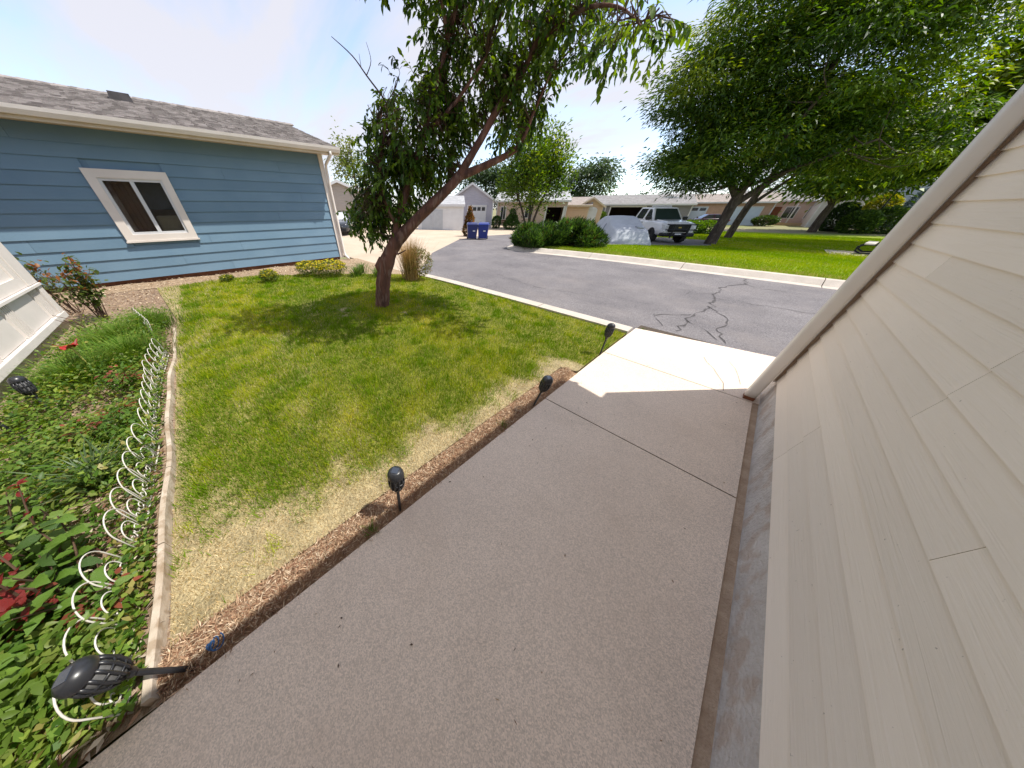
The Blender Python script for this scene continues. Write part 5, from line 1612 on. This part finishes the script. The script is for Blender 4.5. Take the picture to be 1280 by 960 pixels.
shrub('round_shrub', 'small round shrub at the corner of the lavender garage', (-20.3, 25.4, -.35),
      [((-20.3, 25.4, .25), .5, .5, .6, 1)], [(.03, .07, .015), (.05, .11, .02)], [.5, .5], 1400, (.14, .07))
shrub('round_shrub', 'clipped green shrub between pickup and tan brick house', (-4.6, 34.5, gz(-4.6, 34.5)),
      [((-4.9, 34.3, .1), 1.2, .9, .5, 1), ((-3.9, 35.2, .1), 1.0, .9, .5, 1)], [(.07, .14, .02), (.10, .18, .025)], [.5, .5], 4000, (.18, .09))
shrub('dark_shrub', 'dark evergreen shrub left of the bushy row past the lawn', (4.4, 53, gz(4.4, 53)),
      [((4.4, 53, .6), 1.1, 1.1, 1.4, 1)], [(.03, .06, .015), (.05, .10, .025)], [.5, .5], 3500, (.25, .12))
shrub('dark_shrub', 'wide dark green bush at the right end of the far lawn', (6.0, 50.5, gz(6, 50.5)),
      [((5.6, 50.2, .3), 1.3, 1.2, 1.0, 2), ((7.2, 51.8, .4), 1.5, 1.2, 1.2, 2)], [(.05, .10, .022), (.11, .18, .035)], [.55, .45], 6000, (.26, .13))
shrub('spruce_shrub', 'pale blue spruce behind the downspout', (9.0, 56, gz(9, 56)),
      [((9.0, 56, .6), 1.5, 1.4, 1.2, 2), ((9.0, 56, 2.0), .9, .9, 1.2, 1)], [(.10, .14, .14), (.14, .18, .18)], [.5, .5], 5000, (.28, .09))
shrub('yellow_shrub', 'yellow-green shrub by the blue-grey house', (7.0, 58, gz(7, 58)),
      [((7.0, 58, 1.2), 1.2, 1.2, 1.6, 1)], [(.26, .24, .03), (.15, .19, .03)], [.5, .5], 3500, (.28, .14))
shrub('porch_shrub', 'small green shrub at the porch of the pinkish house', (-1.0, 60, gz(0, 60)),
      [((-1.0, 60, .1), 1.8, .8, .55, 1)], [(.03, .06, .015), (.06, .10, .02)], [.5, .5], 2500, (.2, .1))
shrub('house_shrub', 'green bush by the grey house wall left of its garage', (-17.0, 44.5, gz(0, 44.5)),
      [((-17.0, 44.5, .3), .9, .7, .8, 1)], [(.04, .08, .015), (.08, .13, .02)], [.5, .5], 2200, (.2, .1))

# dry ornamental grass
def tuft(name, label, base, n, h, spread, pal, wts, width=.012, cat='ornamental grass', group=None, arch_=.5, mat='grass', seg=3, hvar=.35):
    r_ = RNG
    a = r_.uniform(0, 6.283, n); rr = np.abs(r_.normal(0, .35, n)) * spread
    root = np.stack([base[0] + rr * np.cos(a), base[1] + rr * np.sin(a), np.full(n, base[2])], 1)
    az = a + r_.normal(0, .6, n)
    lean = (.15 + .8 * rr / max(spread, 1e-3) + r_.uniform(0, .5, n)) * arch_
    H = h * r_.uniform(1 - hvar, 1.05, n)
    dirh = np.stack([np.cos(az), np.sin(az), 0 * az], 1)
    side = np.stack([-np.sin(az), np.cos(az), 0 * az], 1)
    V = []
    for k in range(seg + 1):
        t = k / seg
        c = root + dirh * (lean * H * t ** 1.8)[:, None] + np.stack([0 * H, 0 * H, H * (t - .35 * arch_ * t ** 3)], 1)
        w = width * (1 - t * .92) * r_.uniform(.8, 1.2, n)
        V.append(c - side * w[:, None] * .5); V.append(c + side * w[:, None] * .5)
    V = np.stack(V, 1)
    m = 2 * (seg + 1)
    b_ = (np.arange(n) * m)[:, None]
    q = np.concatenate([b_ + np.array([[2 * k, 2 * k + 1, 2 * k + 3, 2 * k + 2]]) for k in range(seg)])
    col = pick_cols(n, pal, wts, .2, m)
    root_o = empty(name, base, label=label, cat=cat, group=group)
    np_mesh('blades', V.reshape(-1, 3), q, col, mat, root_o, off=base, kind='stuff')
    return root_o

pg = tuft('ornamental_grass', 'tan dry ornamental grass clump with green base behind the trunk', (-5.85, 3.95, 0), 1500, 1.12, .30, [(.42, .28, .12), (.50, .36, .18), (.30, .2, .09)], [.45, .35, .2], .008, arch_=.42, mat='dry')
v, q = leaf_arrays(ell_points(1500, (-5.7, 4.08, .42), .40, .3, .36, .3), RNG.normal(0, .6, (1500, 3)) + np.array([0, 0, .5]), .06, .02)
np_mesh('green_leaves', v, q, pick_cols(1500, [(.09, .12, .02), (.16, .18, .04), (.2, .14, .05)], None, .2), 'leaf', pg, off=(-5.85, 3.95, 0), kind='stuff')
mb = MB()
for k in range(26):
    a = RNG.uniform(0, 6.28); rr = RNG.uniform(.1, .38)
    mb.tube([(-5.85 + .1 * math.cos(a), 3.9 + .1 * math.sin(a), 0), (-5.85 + rr * math.cos(a), 3.9 + rr * math.sin(a), RNG.uniform(.25, .5))], [.008, .003], 4)
mb.build('dry_stems', 'twig', pg, off=(-5.85, 3.95, 0))

def lily(name, label, base, n, h, pal, spread=.28, width=.022, group=None, cat='plant'):
    return tuft(name, label, base, n, h, spread, pal, None, width, cat, group, .9, 'leaf', 5)
LG = [(.07, .13, .03), (.10, .17, .04), (.14, .19, .05)]
for i, (x, y) in enumerate([(-7.25, 3.05), (-6.75, 3.45), (-7.6, 3.35)]):
    lily('strap_leaf_plant', ['green strap-leaf clump between yellow flowers and the tree trunk', 'green strap-leaf clump touching the dry ornamental grass', 'green strap-leaf clump behind the yellow flowers'][i], (x, y, 0), 120, .38, LG, .26, .026)

def flower_clump(base, rad, h, label, nf=160):
    r = empty('yellow_flowers', base, label=label, cat='flowers')
    n = int(900 * rad / .35)
    P = ell_points(n, (base[0], base[1], h * .42), rad, rad, h * .5, .3); P[:, 2] = np.maximum(P[:, 2], .02)
    v, q = leaf_arrays(P, RNG.normal(0, .5, (n, 3)) + np.array([0, 0, .7]), .07, .02)
    np_mesh('foliage', v, q, pick_cols(n, [(.12, .17, .03), (.18, .22, .04), (.09, .13, .03)], None, .2), 'leaf', r, off=base, kind='stuff')
    P = ell_points(nf, (base[0], base[1], h * .62), rad * .95, rad * .95, h * .4, .5); P[:, 2] = np.maximum(P[:, 2], h * .5)
    PP = np.repeat(P, 4, axis=0); k = len(PP)
    ang = np.tile(np.arange(4) * 1.571, nf) + np.repeat(RNG.uniform(0, 1.5, nf), 4)
    D = np.stack([np.cos(ang), np.sin(ang), np.full(k, .35)], 1)
    v, q = leaf_arrays(PP, D, .038, .032)
    np_mesh('blossom', v, q, pick_cols(k, [(.62, .50, .03), (.55, .42, .02), (.45, .45, .05)], None, .1), 'dry', r, off=base, kind='stuff')
flower_clump((-7.75, 2.55, 0), .42, .42, 'large yellow flower clump by the blue house corner', 240)
flower_clump((-8.35, 2.15, 0), .40, .36, 'yellow flower clump left of the large one at the blue house', 190)
flower_clump((-8.15, 1.05, 0), .22, .30, 'small single yellow flower clump on the mulch under the blue wall', 70)
flower_clump((-8.9, .2, 0), .16, .16, 'low sparse yellow-green clump on the mulch by the blue wall', 14)

# ================================================================ GARDEN BED
lily('strap_leaf_plant', 'grey-green strap-leaf clump in the bed beside the scroll fence', (-2.36, -1.16, 0), 90, .36, [(.10, .15, .07), (.07, .12, .04), (.14, .19, .09)], .22, .02)
for i, (x, y, lab) in enumerate([(-5.4, -1.35, 'dense bright green grass clump by the red flower ornament'), (-4.7, -1.2, 'bright green grass clump next to the scroll fence, right of the red ornament'), (-5.9, -1.1, 'bright green grass clump nearest the farthest fence section'), (-4.35, -1.55, 'bright green grass clump below the red ornament')]):
    tuft('grass_clump', lab, (x, y, 0), 950, .42, .55, [(.075, .16, .022), (.11, .20, .03), (.16, .23, .045)], None, .009, 'grass clump', None, .75, 'grass', 3, .5)

# rose bush by the house corner
def rose(base, h, label, pal, n_st=9, spread=.35, leaf=(.05, .03), per=34, seed=0, bare=False):
    r = empty('rose_bush', base, label=label, cat='rose bush')
    st = MB(); LP, LD = [], []
    for k in range(n_st):
        a = RNG.uniform(0, 6.28); s = spread * RNG.uniform(.3, 1)
        tip = np.array([base[0] + s * math.cos(a), base[1] + s * math.sin(a), base[2] + h * RNG.uniform(.6, 1)])
        b0 = np.array(base) + RNG.normal(0, .03, 3) * np.array([1, 1, 0]); m = b0 * .5 + tip * .5 + RNG.normal(0, .05, 3) + np.array([0, 0, .08])
        st.tube([b0 - np.array([0, 0, .03]), m, tip], [.009, .006, .003], 5)
        if not bare:
            for q in range(per):
                t = RNG.uniform(.3, 1.02); p = b0 * (1 - t) ** 2 + 2 * m * t * (1 - t) + tip * t * t
                LP.append(p + RNG.normal(0, .05, 3)); LD.append(RNG.normal(0, 1, 3) + np.array([math.cos(a), math.sin(a), .2]) * .5)
    st.build('stems', 'twig', r, off=base)
    if not bare:
        LP, LD = np.array(LP), np.array(LD); k = len(LP)
        v, t = big_leaf_arrays(LP, LD, leaf[0] * RNG.uniform(.6, 1.3, k), leaf[1] * RNG.uniform(.7, 1.2, k), .2, .15)
        f = (LP[:, 2] - base[2]) / h
        top = RNG.uniform(0, 1, k) < (f - .45) * 1.1
        c = np.where(top[:, None], np.array(pal[1])[None], np.array(pal[0])[None]) * RNG.uniform(.7, 1.3, (k, 1))
        np_mesh('leaves', v, t, np.repeat(c, 8, axis=0), 'leaf', r, off=base, kind='stuff')
    return r
rose((-7.0, -1.75, 0), 1.02, 'tall rose bush with bronze new leaves against the blue wall', [(.09, .13, .03), (.26, .11, .035)], 12, .40, (.075, .045), 44)
rose((-7.9, -2.2, 0), .95, 'sparse bronze rose bush at the corner of the white wall', [(.10, .12, .04), (.25, .13, .05)], 7, .35, (.07, .04), 20)
rose((-6.1, -1.72, 0), .42, 'bare thorny twigs against the white ledge', [(.1, .1, .03), (.2, .1, .03)], 9, .35, bare=True)

# near broad-leaved bush: every leaf large enough to pick apart is a piece of its own
BL = []
for k in range(6):
    wd = RNG.uniform(.50, .68); bend = RNG.uniform(.15, .5); cup = RNG.uniform(.06, .16); tw = RNG.uniform(-.3, .3)
    ns = 9; vs = []; fs = []
    for i_ in range(ns + 1):
        t = i_ / ns
        w_ = wd / 2 * (math.sin(math.pi * min(1, t * 1.02) ** .75) ** .85 if 0 < t < 1 else 0) * (1 + .07 * (-1) ** i_)
        zc = .12 * t - bend * t * t; yo = tw * t * t * .4
        zr = cup * w_ * 2 + .015 * math.sin(i_ * 2.2 + k)
        vs += [(t, yo, zc), (t - .03 * (w_ > 0), yo + w_, zc + zr), (t - .03 * (w_ > 0), yo - w_, zc + zr)]
    for i_ in range(ns):
        a_ = i_ * 3; b_ = a_ + 3
        fs += [(a_, b_, b_ + 1, a_ + 1), (a_ + 2, b_ + 2, b_, a_)]
    me = bpy.data.meshes.new('leaf_shape')
    me.from_pydata(vs, [], fs)
    me.polygons.foreach_set('use_smooth', [True] * len(me.polygons))
    BL.append(me)
def leafmat(name, c, dark):
    m = M(name, c, dark, 22, .42, .35, 60, spec=.4)
    nt = m.node_tree; b_ = nt.nodes['Principled BSDF']
    tr = nt.nodes.new('ShaderNodeBsdfTranslucent'); tr.inputs[0].default_value = (c[0] * 1.8, c[1] * 1.6, c[2], 1)
    mx = nt.nodes.new('ShaderNodeMixShader'); mx.inputs[0].default_value = .3
    nt.links.new(b_.outputs[0], mx.inputs[1]); nt.links.new(tr.outputs[0], mx.inputs[2]); nt.links.new(mx.outputs[0], nt.nodes['Material Output'].inputs[0])
    return m
LM = [leafmat('broad_leaf_green', (.10, .20, .025), (.14, .24, .035)), leafmat('broad_leaf_dark', (.045, .10, .018), (.06, .12, .02)),
      leafmat('broad_leaf_light', (.13, .22, .035), (.17, .25, .05)), leafmat('broad_leaf_red', (.22, .02, .018), (.15, .015, .012))]
LMESH = {}
for i, me in enumerate(BL):
    for j, m in enumerate(LM):
        c = me.copy(); c.materials.clear(); c.materials.append(m); LMESH[i, j] = c
def broad_bush(base, h, spread, n_st, per, label, size=(.05, .10), reds=0):
    r = empty('broadleaf_bush', base, label=label, cat='leafy plant')
    st = MB()
    for k in range(n_st):
        a = RNG.uniform(0, 6.28); s = spread * math.sqrt(RNG.uniform(.02, 1))
        red = k < reds
        tip = np.array([s * math.cos(a), s * .75 * math.sin(a), h * RNG.uniform(.55, 1) * (1.5 if red else 1)])
        b0 = np.array([s * .35 * math.cos(a), s * .3 * math.sin(a), 0.])
        m = b0 * .5 + tip * .5 + RNG.normal(0, .03, 3)
        st.tube([b0 - np.array([0, 0, .03]), m, tip], [.007, .005, .0025], 5)
        for q in range(per if not red else per + 3):
            t = (q + .6) / per; t = min(t, 1.0)
            p = b0 * (1 - t) ** 2 + 2 * m * t * (1 - t) + tip * t * t
            aa = q * 2.4 + a + RNG.normal(0, .3)
            o = bpy.data.objects.new('leaf', LMESH[int(RNG.integers(6)), 3 if red else int(RNG.choice([0, 0, 1, 2]))])
            COL.objects.link(o); o.parent = r
            o.location = p
            o.rotation_euler = (RNG.normal(0, .25), RNG.normal(-.15 if not red else -.6, .3), aa)
            sc = RNG.uniform(*size) * (.55 if red else 1); o.scale = (sc, sc, sc)
    st.build('stems', 'twig', r, off=None)
    return r
broad_bush((-1.52, -1.22, 0), .36, .32, 20, 8, 'broad-leaved bush with dark red shoots beside the near fence', (.07, .12), 4)
broad_bush((-1.22, -1.36, 0), .38, .30, 18, 8, 'large-leaved green bush at the bottom left beside the leaning lamp', (.09, .15), 0)
broad_bush((-1.95, -1.42, 0), .34, .32, 18, 8, 'broad-leaved bush left of the red shoots by the picture edge', (.05, .09), 2)
broad_bush((-1.06, -1.62, 0), .38, .28, 15, 7, 'large-leaved green bush in the very bottom left corner', (.09, .15), 0)
broad_bush((-1.42, -1.0, 0), .20, .12, 5, 5, 'few broad leaves poking through the second scroll fence section', (.06, .10), 0)

# low ground cover, litter and fibres
def in_poly(x, y, poly):
    ins = np.zeros(len(x), bool); j = len(poly) - 1
    for i in range(len(poly)):
        xi, yi = poly[i]; xj, yj = poly[j]
        c = ((yi > y) != (yj > y)) & (x < (xj - xi) * (y - yi) / (yj - yi + 1e-12) + xi)
        ins ^= c; j = i
    return ins
n = 46000
x = RNG.uniform(-6.6, -.82, n) ; y = RNG.uniform(-1.9, -.86, n)
keep = (RNG.uniform(0, 1, n) < (1.9 / np.hypot(x, y)) ** 1.0) & (field(x, y, 2.6) + .35 * (x < -2.2) - .28 * (x > -2) > RNG.uniform(-.55, .3, n))
x, y = x[keep], y[keep]; n = len(x)
P = np.stack([x, y, RNG.uniform(.0, .17, n) * (1 + .7 * field(x, y, 3)) * np.where(x > -2.1, .62, 1.)], 1)
v, q = leaf_arrays(P, RNG.normal(0, 1, (n, 3)) * np.array([1, 1, .25]) + np.array([0, 0, .25]), RNG.uniform(.022, .055, n), RNG.uniform(.016, .03, n))
np_mesh('ground_cover', v, q, pick_cols(n, [(.07, .15, .02), (.13, .22, .03), (.22, .29, .05), (.28, .25, .07)], [.25, .38, .27, .10], .2), 'leaf', label='low leafy green weeds covering the garden bed', cat='ground cover', kind='stuff')
n = 9000
x = RNG.uniform(-6.4, -.8, n); y = RNG.uniform(-1.9, -.84, n)
keep = RNG.uniform(0, 1, n) < (1.6 / np.hypot(x, y)) ** 1.2
x, y = x[keep], y[keep]; n = len(x)
P = np.stack([x, y, RNG.uniform(.0, .03, n) + .03 * field(x, y, 2.)], 1)
v, q = leaf_arrays(P, RNG.normal(0, 1, (n, 3)) * np.array([1, 1, .2]), RNG.uniform(.015, .06, n), RNG.uniform(.006, .02, n))
np_mesh('bark_chips', v, q, pick_cols(n, [(.35, .26, .19), (.22, .13, .08), (.5, .42, .33), (.14, .07, .045)], None, .2), 'dry', label='brown and grey wood chips lying on the bed', cat='wood chips', kind='stuff')
n = 5000
x = RNG.uniform(-10.2, -7.6, n); y = RNG.uniform(-3, 4.2, n)
P = np.stack([x, y, RNG.uniform(.0, .03, n)], 1)
v, q = leaf_arrays(P, RNG.normal(0, 1, (n, 3)) * np.array([1, 1, .2]), RNG.uniform(.02, .07, n), RNG.uniform(.01, .025, n))
inb = ~in_poly(x, y, LAWN)
inb = np.repeat(inb, 4); keepq = inb.reshape(-1, 4)[:, 0]
np_mesh('bark_chips', v, q[keepq], pick_cols(n, [(.5, .38, .25), (.38, .27, .17), (.6, .5, .36), (.25, .16, .1)], None, .2), 'dry', label='pale wood chips along the foot of the blue wall', cat='wood chips', kind='stuff')

# taller loose weeds
nc = 120
cx_ = -1.0 - 4.6 * RNG.uniform(0, 1, nc) ** 1.3; cy_ = RNG.uniform(-1.85, -1.0, nc)
hh = RNG.uniform(.10, .30, nc) * np.where(cx_ < -4.2, .6, 1.)
m_ = 55
base_ = np.repeat(np.stack([cx_, cy_, 0 * cx_], 1), m_, axis=0); H_ = np.repeat(hh, m_); t_ = RNG.uniform(.25, 1, nc * m_)
ang = RNG.uniform(0, 6.283, nc * m_); rad = .09 * t_ * RNG.uniform(.2, 1.3, nc * m_) + .02
P = base_ + np.stack([rad * np.cos(ang), rad * np.sin(ang), H_ * t_], 1)
D = np.stack([np.cos(ang), np.sin(ang), RNG.uniform(-.2, .6, nc * m_)], 1) + RNG.normal(0, .3, (nc * m_, 3))
v, t = big_leaf_arrays(P, D, RNG.uniform(.025, .06, nc * m_), RNG.uniform(.014, .03, nc * m_), .25, .12)
wc = np.repeat(np.array([(.08, .16, .02), (.13, .21, .03), (.20, .26, .05), (.24, .07, .04)])[RNG.choice(4, nc, p=[.34, .34, .24, .08])], m_, axis=0) * RNG.uniform(.7, 1.3, (nc * m_, 1))
np_mesh('tall_weeds', v, t, np.repeat(wc, 8, axis=0), 'leaf', label='loose taller weeds of mixed greens filling the garden bed', cat='weeds', kind='stuff')

# brown root fibres along the slab edge
n = 15000
y = -.82 + 3.6 * RNG.uniform(0, 1, n) ** 1.35; x = -.88 + RNG.normal(0, .055, n).clip(-.115, .10)
P = np.stack([x, y, .006 - .03 * ((x + .88) / .11) ** 2 + RNG.uniform(-.005, .016, n)], 1)
v, q = leaf_arrays(P, RNG.normal(0, 1, (n, 3)) * np.array([1, 1, .35]), RNG.uniform(.012, .05, n), RNG.uniform(.002, .0055, n))
np_mesh('root_fibres', v, q, pick_cols(n, [(.34, .21, .13), (.48, .34, .22), (.24, .13, .08), (.62, .50, .36)], [.32, .32, .18, .18], .2), 'dry', label='brown dead root fibres along the walkway edge', cat='dead roots', kind='stuff')
for i, (px, py, lab) in enumerate([(-.83, 1.42, 'small green weed on the brown strip between two lamps'), (-.80, .12, 'tiny green weed at the slab edge near the middle lamp'), (-1.5, 4.72, 'little weed growing at the kerb joint'), (-.66, 4.86, 'weed tuft at the street corner of the walkway')]):
    tuft('weed', lab, (px, py, .0 if i < 2 else -.03), 40, .06, .07, [(.09, .15, .03), (.13, .18, .04)], None, .006, 'weed', None, .8, 'grass', 2)

# ================================================================ LAWN BLADES
def blades(name, x, y, z, h, w, cols, label, cat='grass', lean=.55):
    n = len(x)
    a = RNG.uniform(0, 6.283, n)
    side = np.stack([np.cos(a), np.sin(a), 0 * a], 1)
    la = RNG.uniform(0, 6.283, n); L = np.abs(RNG.normal(0, lean, n))
    tip = np.stack([np.cos(la) * L, np.sin(la) * L, np.ones(n)], 1); tip = unit(tip) * h[:, None]
    root = np.stack([x, y, z], 1)
    V = np.stack([root - side * w[:, None] / 2, root + side * w[:, None] / 2, root + tip], 1).reshape(-1, 3)
    t = np.arange(n * 3).reshape(n, 3)
    return np_mesh(name, V, t, np.repeat(cols, 3, axis=0), 'grass', label=label, cat=cat, kind='stuff')

# taller clumps so the turf is uneven
nc = 700
cx_ = RNG.uniform(-9, -.95, nc); cy_ = RNG.uniform(-.8, 4.4, nc)
k = in_poly(cx_, cy_, LAWN) & (RNG.uniform(0, 1, nc) < np.clip(3.2 / np.hypot(cx_, cy_), .1, 1)); cx_, cy_ = cx_[k], cy_[k]
x = np.repeat(cx_, 70) + RNG.normal(0, .045, len(cx_) * 70); y = np.repeat(cy_, 70) + RNG.normal(0, .045, len(cx_) * 70)
cc_ = np.repeat(np.array([(.12, .23, .008), (.17, .29, .01), (.30, .36, .015)])[RNG.integers(0, 3, len(cx_))], 70, axis=0) * RNG.uniform(.75, 1.3, (len(x), 1))
k = in_poly(x, y, LAWN); x, y, cc_ = x[k], y[k], cc_[k]
blades('lawn_tufts', x, y, .02 * field(x, y, .8), RNG.uniform(.035, .095, len(x)), .0024 + .0009 * np.hypot(x, y), cc_, 'taller uneven green tufts scattered over the lawn beside the walkway', lean=.8)
n = 170
x = RNG.uniform(-.75, .62, n); y = RNG.uniform(-.7, 4.7, n)
k = RNG.uniform(0, 1, n) < np.clip(.25 + .9 * np.abs(x / .7) ** 3, 0, 1); x, y = x[k], y[k]; n = len(x)
v, q = leaf_arrays(np.stack([x, y, np.full(n, .004)], 1), RNG.normal(0, 1, (n, 3)) * np.array([1, 1, .08]), RNG.uniform(.006, .022, n), RNG.uniform(.003, .009, n), .1)
np_mesh('path_litter', v, q, pick_cols(n, [(.20, .12, .07), (.35, .25, .15), (.10, .07, .05)], None, .2), 'dry', label='tiny dry leaf bits and grit scattered on the walkway', cat='litter', kind='stuff')

n = 900000
x = RNG.uniform(-9.4, -.79, n); y = RNG.uniform(-1.2, 4.52, n)
dist = np.sqrt(x ** 2 + y ** 2 + 2.2)
keep = RNG.uniform(0, 1, n) < np.clip((1.9 / dist) ** 1.55, 0, 1)
x, y, dist = x[keep], y[keep], dist[keep]
k = in_poly(x, y, LAWN); x, y, dist = x[k], y[k], dist[k]; n = len(x)
f1 = field(x, y, 1.1); f2 = field(x + 7, y - 3, 2.7); f3 = field(x - 5, y + 9, 6.)
straw, bare, edge, corner = straw_at(x, y)
straw = np.clip(straw * .92 + .09 + .10 * f3, 0, 1)
dead = RNG.uniform(0, 1, n) < straw
thin = RNG.uniform(0, 1, n) < (1 - .35 * np.clip(bare + edge * .5 + corner * .4, 0, 1))
g1 = np.array([(.12, .215, .009), (.30, .35, .014), (.50, .46, .04)])
mixv = np.clip(.78 + .75 * f1 + .45 * f3 + RNG.normal(0, .28, n), 0, 1.99) 
gi = g1[np.clip((mixv * 1.5).astype(int), 0, 2)]
sc_ = np.array([(.60, .49, .28), (.72, .62, .41), (.42, .33, .15)])[RNG.choice(3, n, p=[.45, .3, .25])]
far = np.clip((dist - 3) / 5, 0, 1)[:, None]
col = np.where(dead[:, None], sc_, gi) * RNG.uniform(.75, 1.3, (n, 1))
col = np.where(dead[:, None], col, col * (1 - .0 * far))
h = np.where(dead, RNG.uniform(.010, .026, n), RNG.uniform(.024, .062, n)) * (1 + .45 * f2.clip(-.6, 1))
w = (.0022 + .0011 * dist) * np.where(dead, .9, 1.)
z = np.array(.02 * field(x, y, .8))
blades('lawn_grass', x[thin], y[thin], z[thin] - .002, h[thin], w[thin], col[thin], 'patchy green and straw-coloured lawn grass beside the walkway')
FARP = [(16, 11.84), (5, 11.88), (-3, 11.96), (-5.4, 11.75), (-6.6, 11.55), (-7.4, 11.65), (-8.1, 12.35), (-8.4, 14), (-8.6, 16), (-5.2, 15.9), (-1.9, 23), (-2.6, 27.5), (-8.9, 27.6), (-9, 42), (4, 45), (16, 45)]
n = 330000
x = RNG.uniform(-9, 12, n); y = 11.8 + 30 * RNG.uniform(0, 1, n) ** 1.8
k = in_poly(x, y, FARP); x, y = x[k], y[k]; n = len(x)
f1 = field(x, y, .5); f2 = field(x, y, 2.2)
g1 = np.array([(.14, .25, .004), (.21, .31, .005), (.29, .35, .015)])
ed = (y < 12.25) & (RNG.uniform(0, 1, n) < .35)
gi = g1[np.clip((1.3 + f1 + .5 * f2 + RNG.normal(0, .6, n)).astype(int), 0, 2)] * RNG.uniform(.8, 1.25, (n, 1))
ed = ed | (RNG.uniform(0, 1, n) < np.clip(.04 + .22 * field(x + 3, y, 1.3), 0, .3))
gi = np.where(ed[:, None], np.array([.40, .36, .12]), gi)
z = .10 - .44 * sstep(11.9, 26, y) - .2 * sstep(28, 48, y)
blades('far_lawn_grass', x, y, z - .004, RNG.uniform(.04, .085, n), .010 + .0012 * (y - 11), gi, 'even bright green lawn grass across the street')
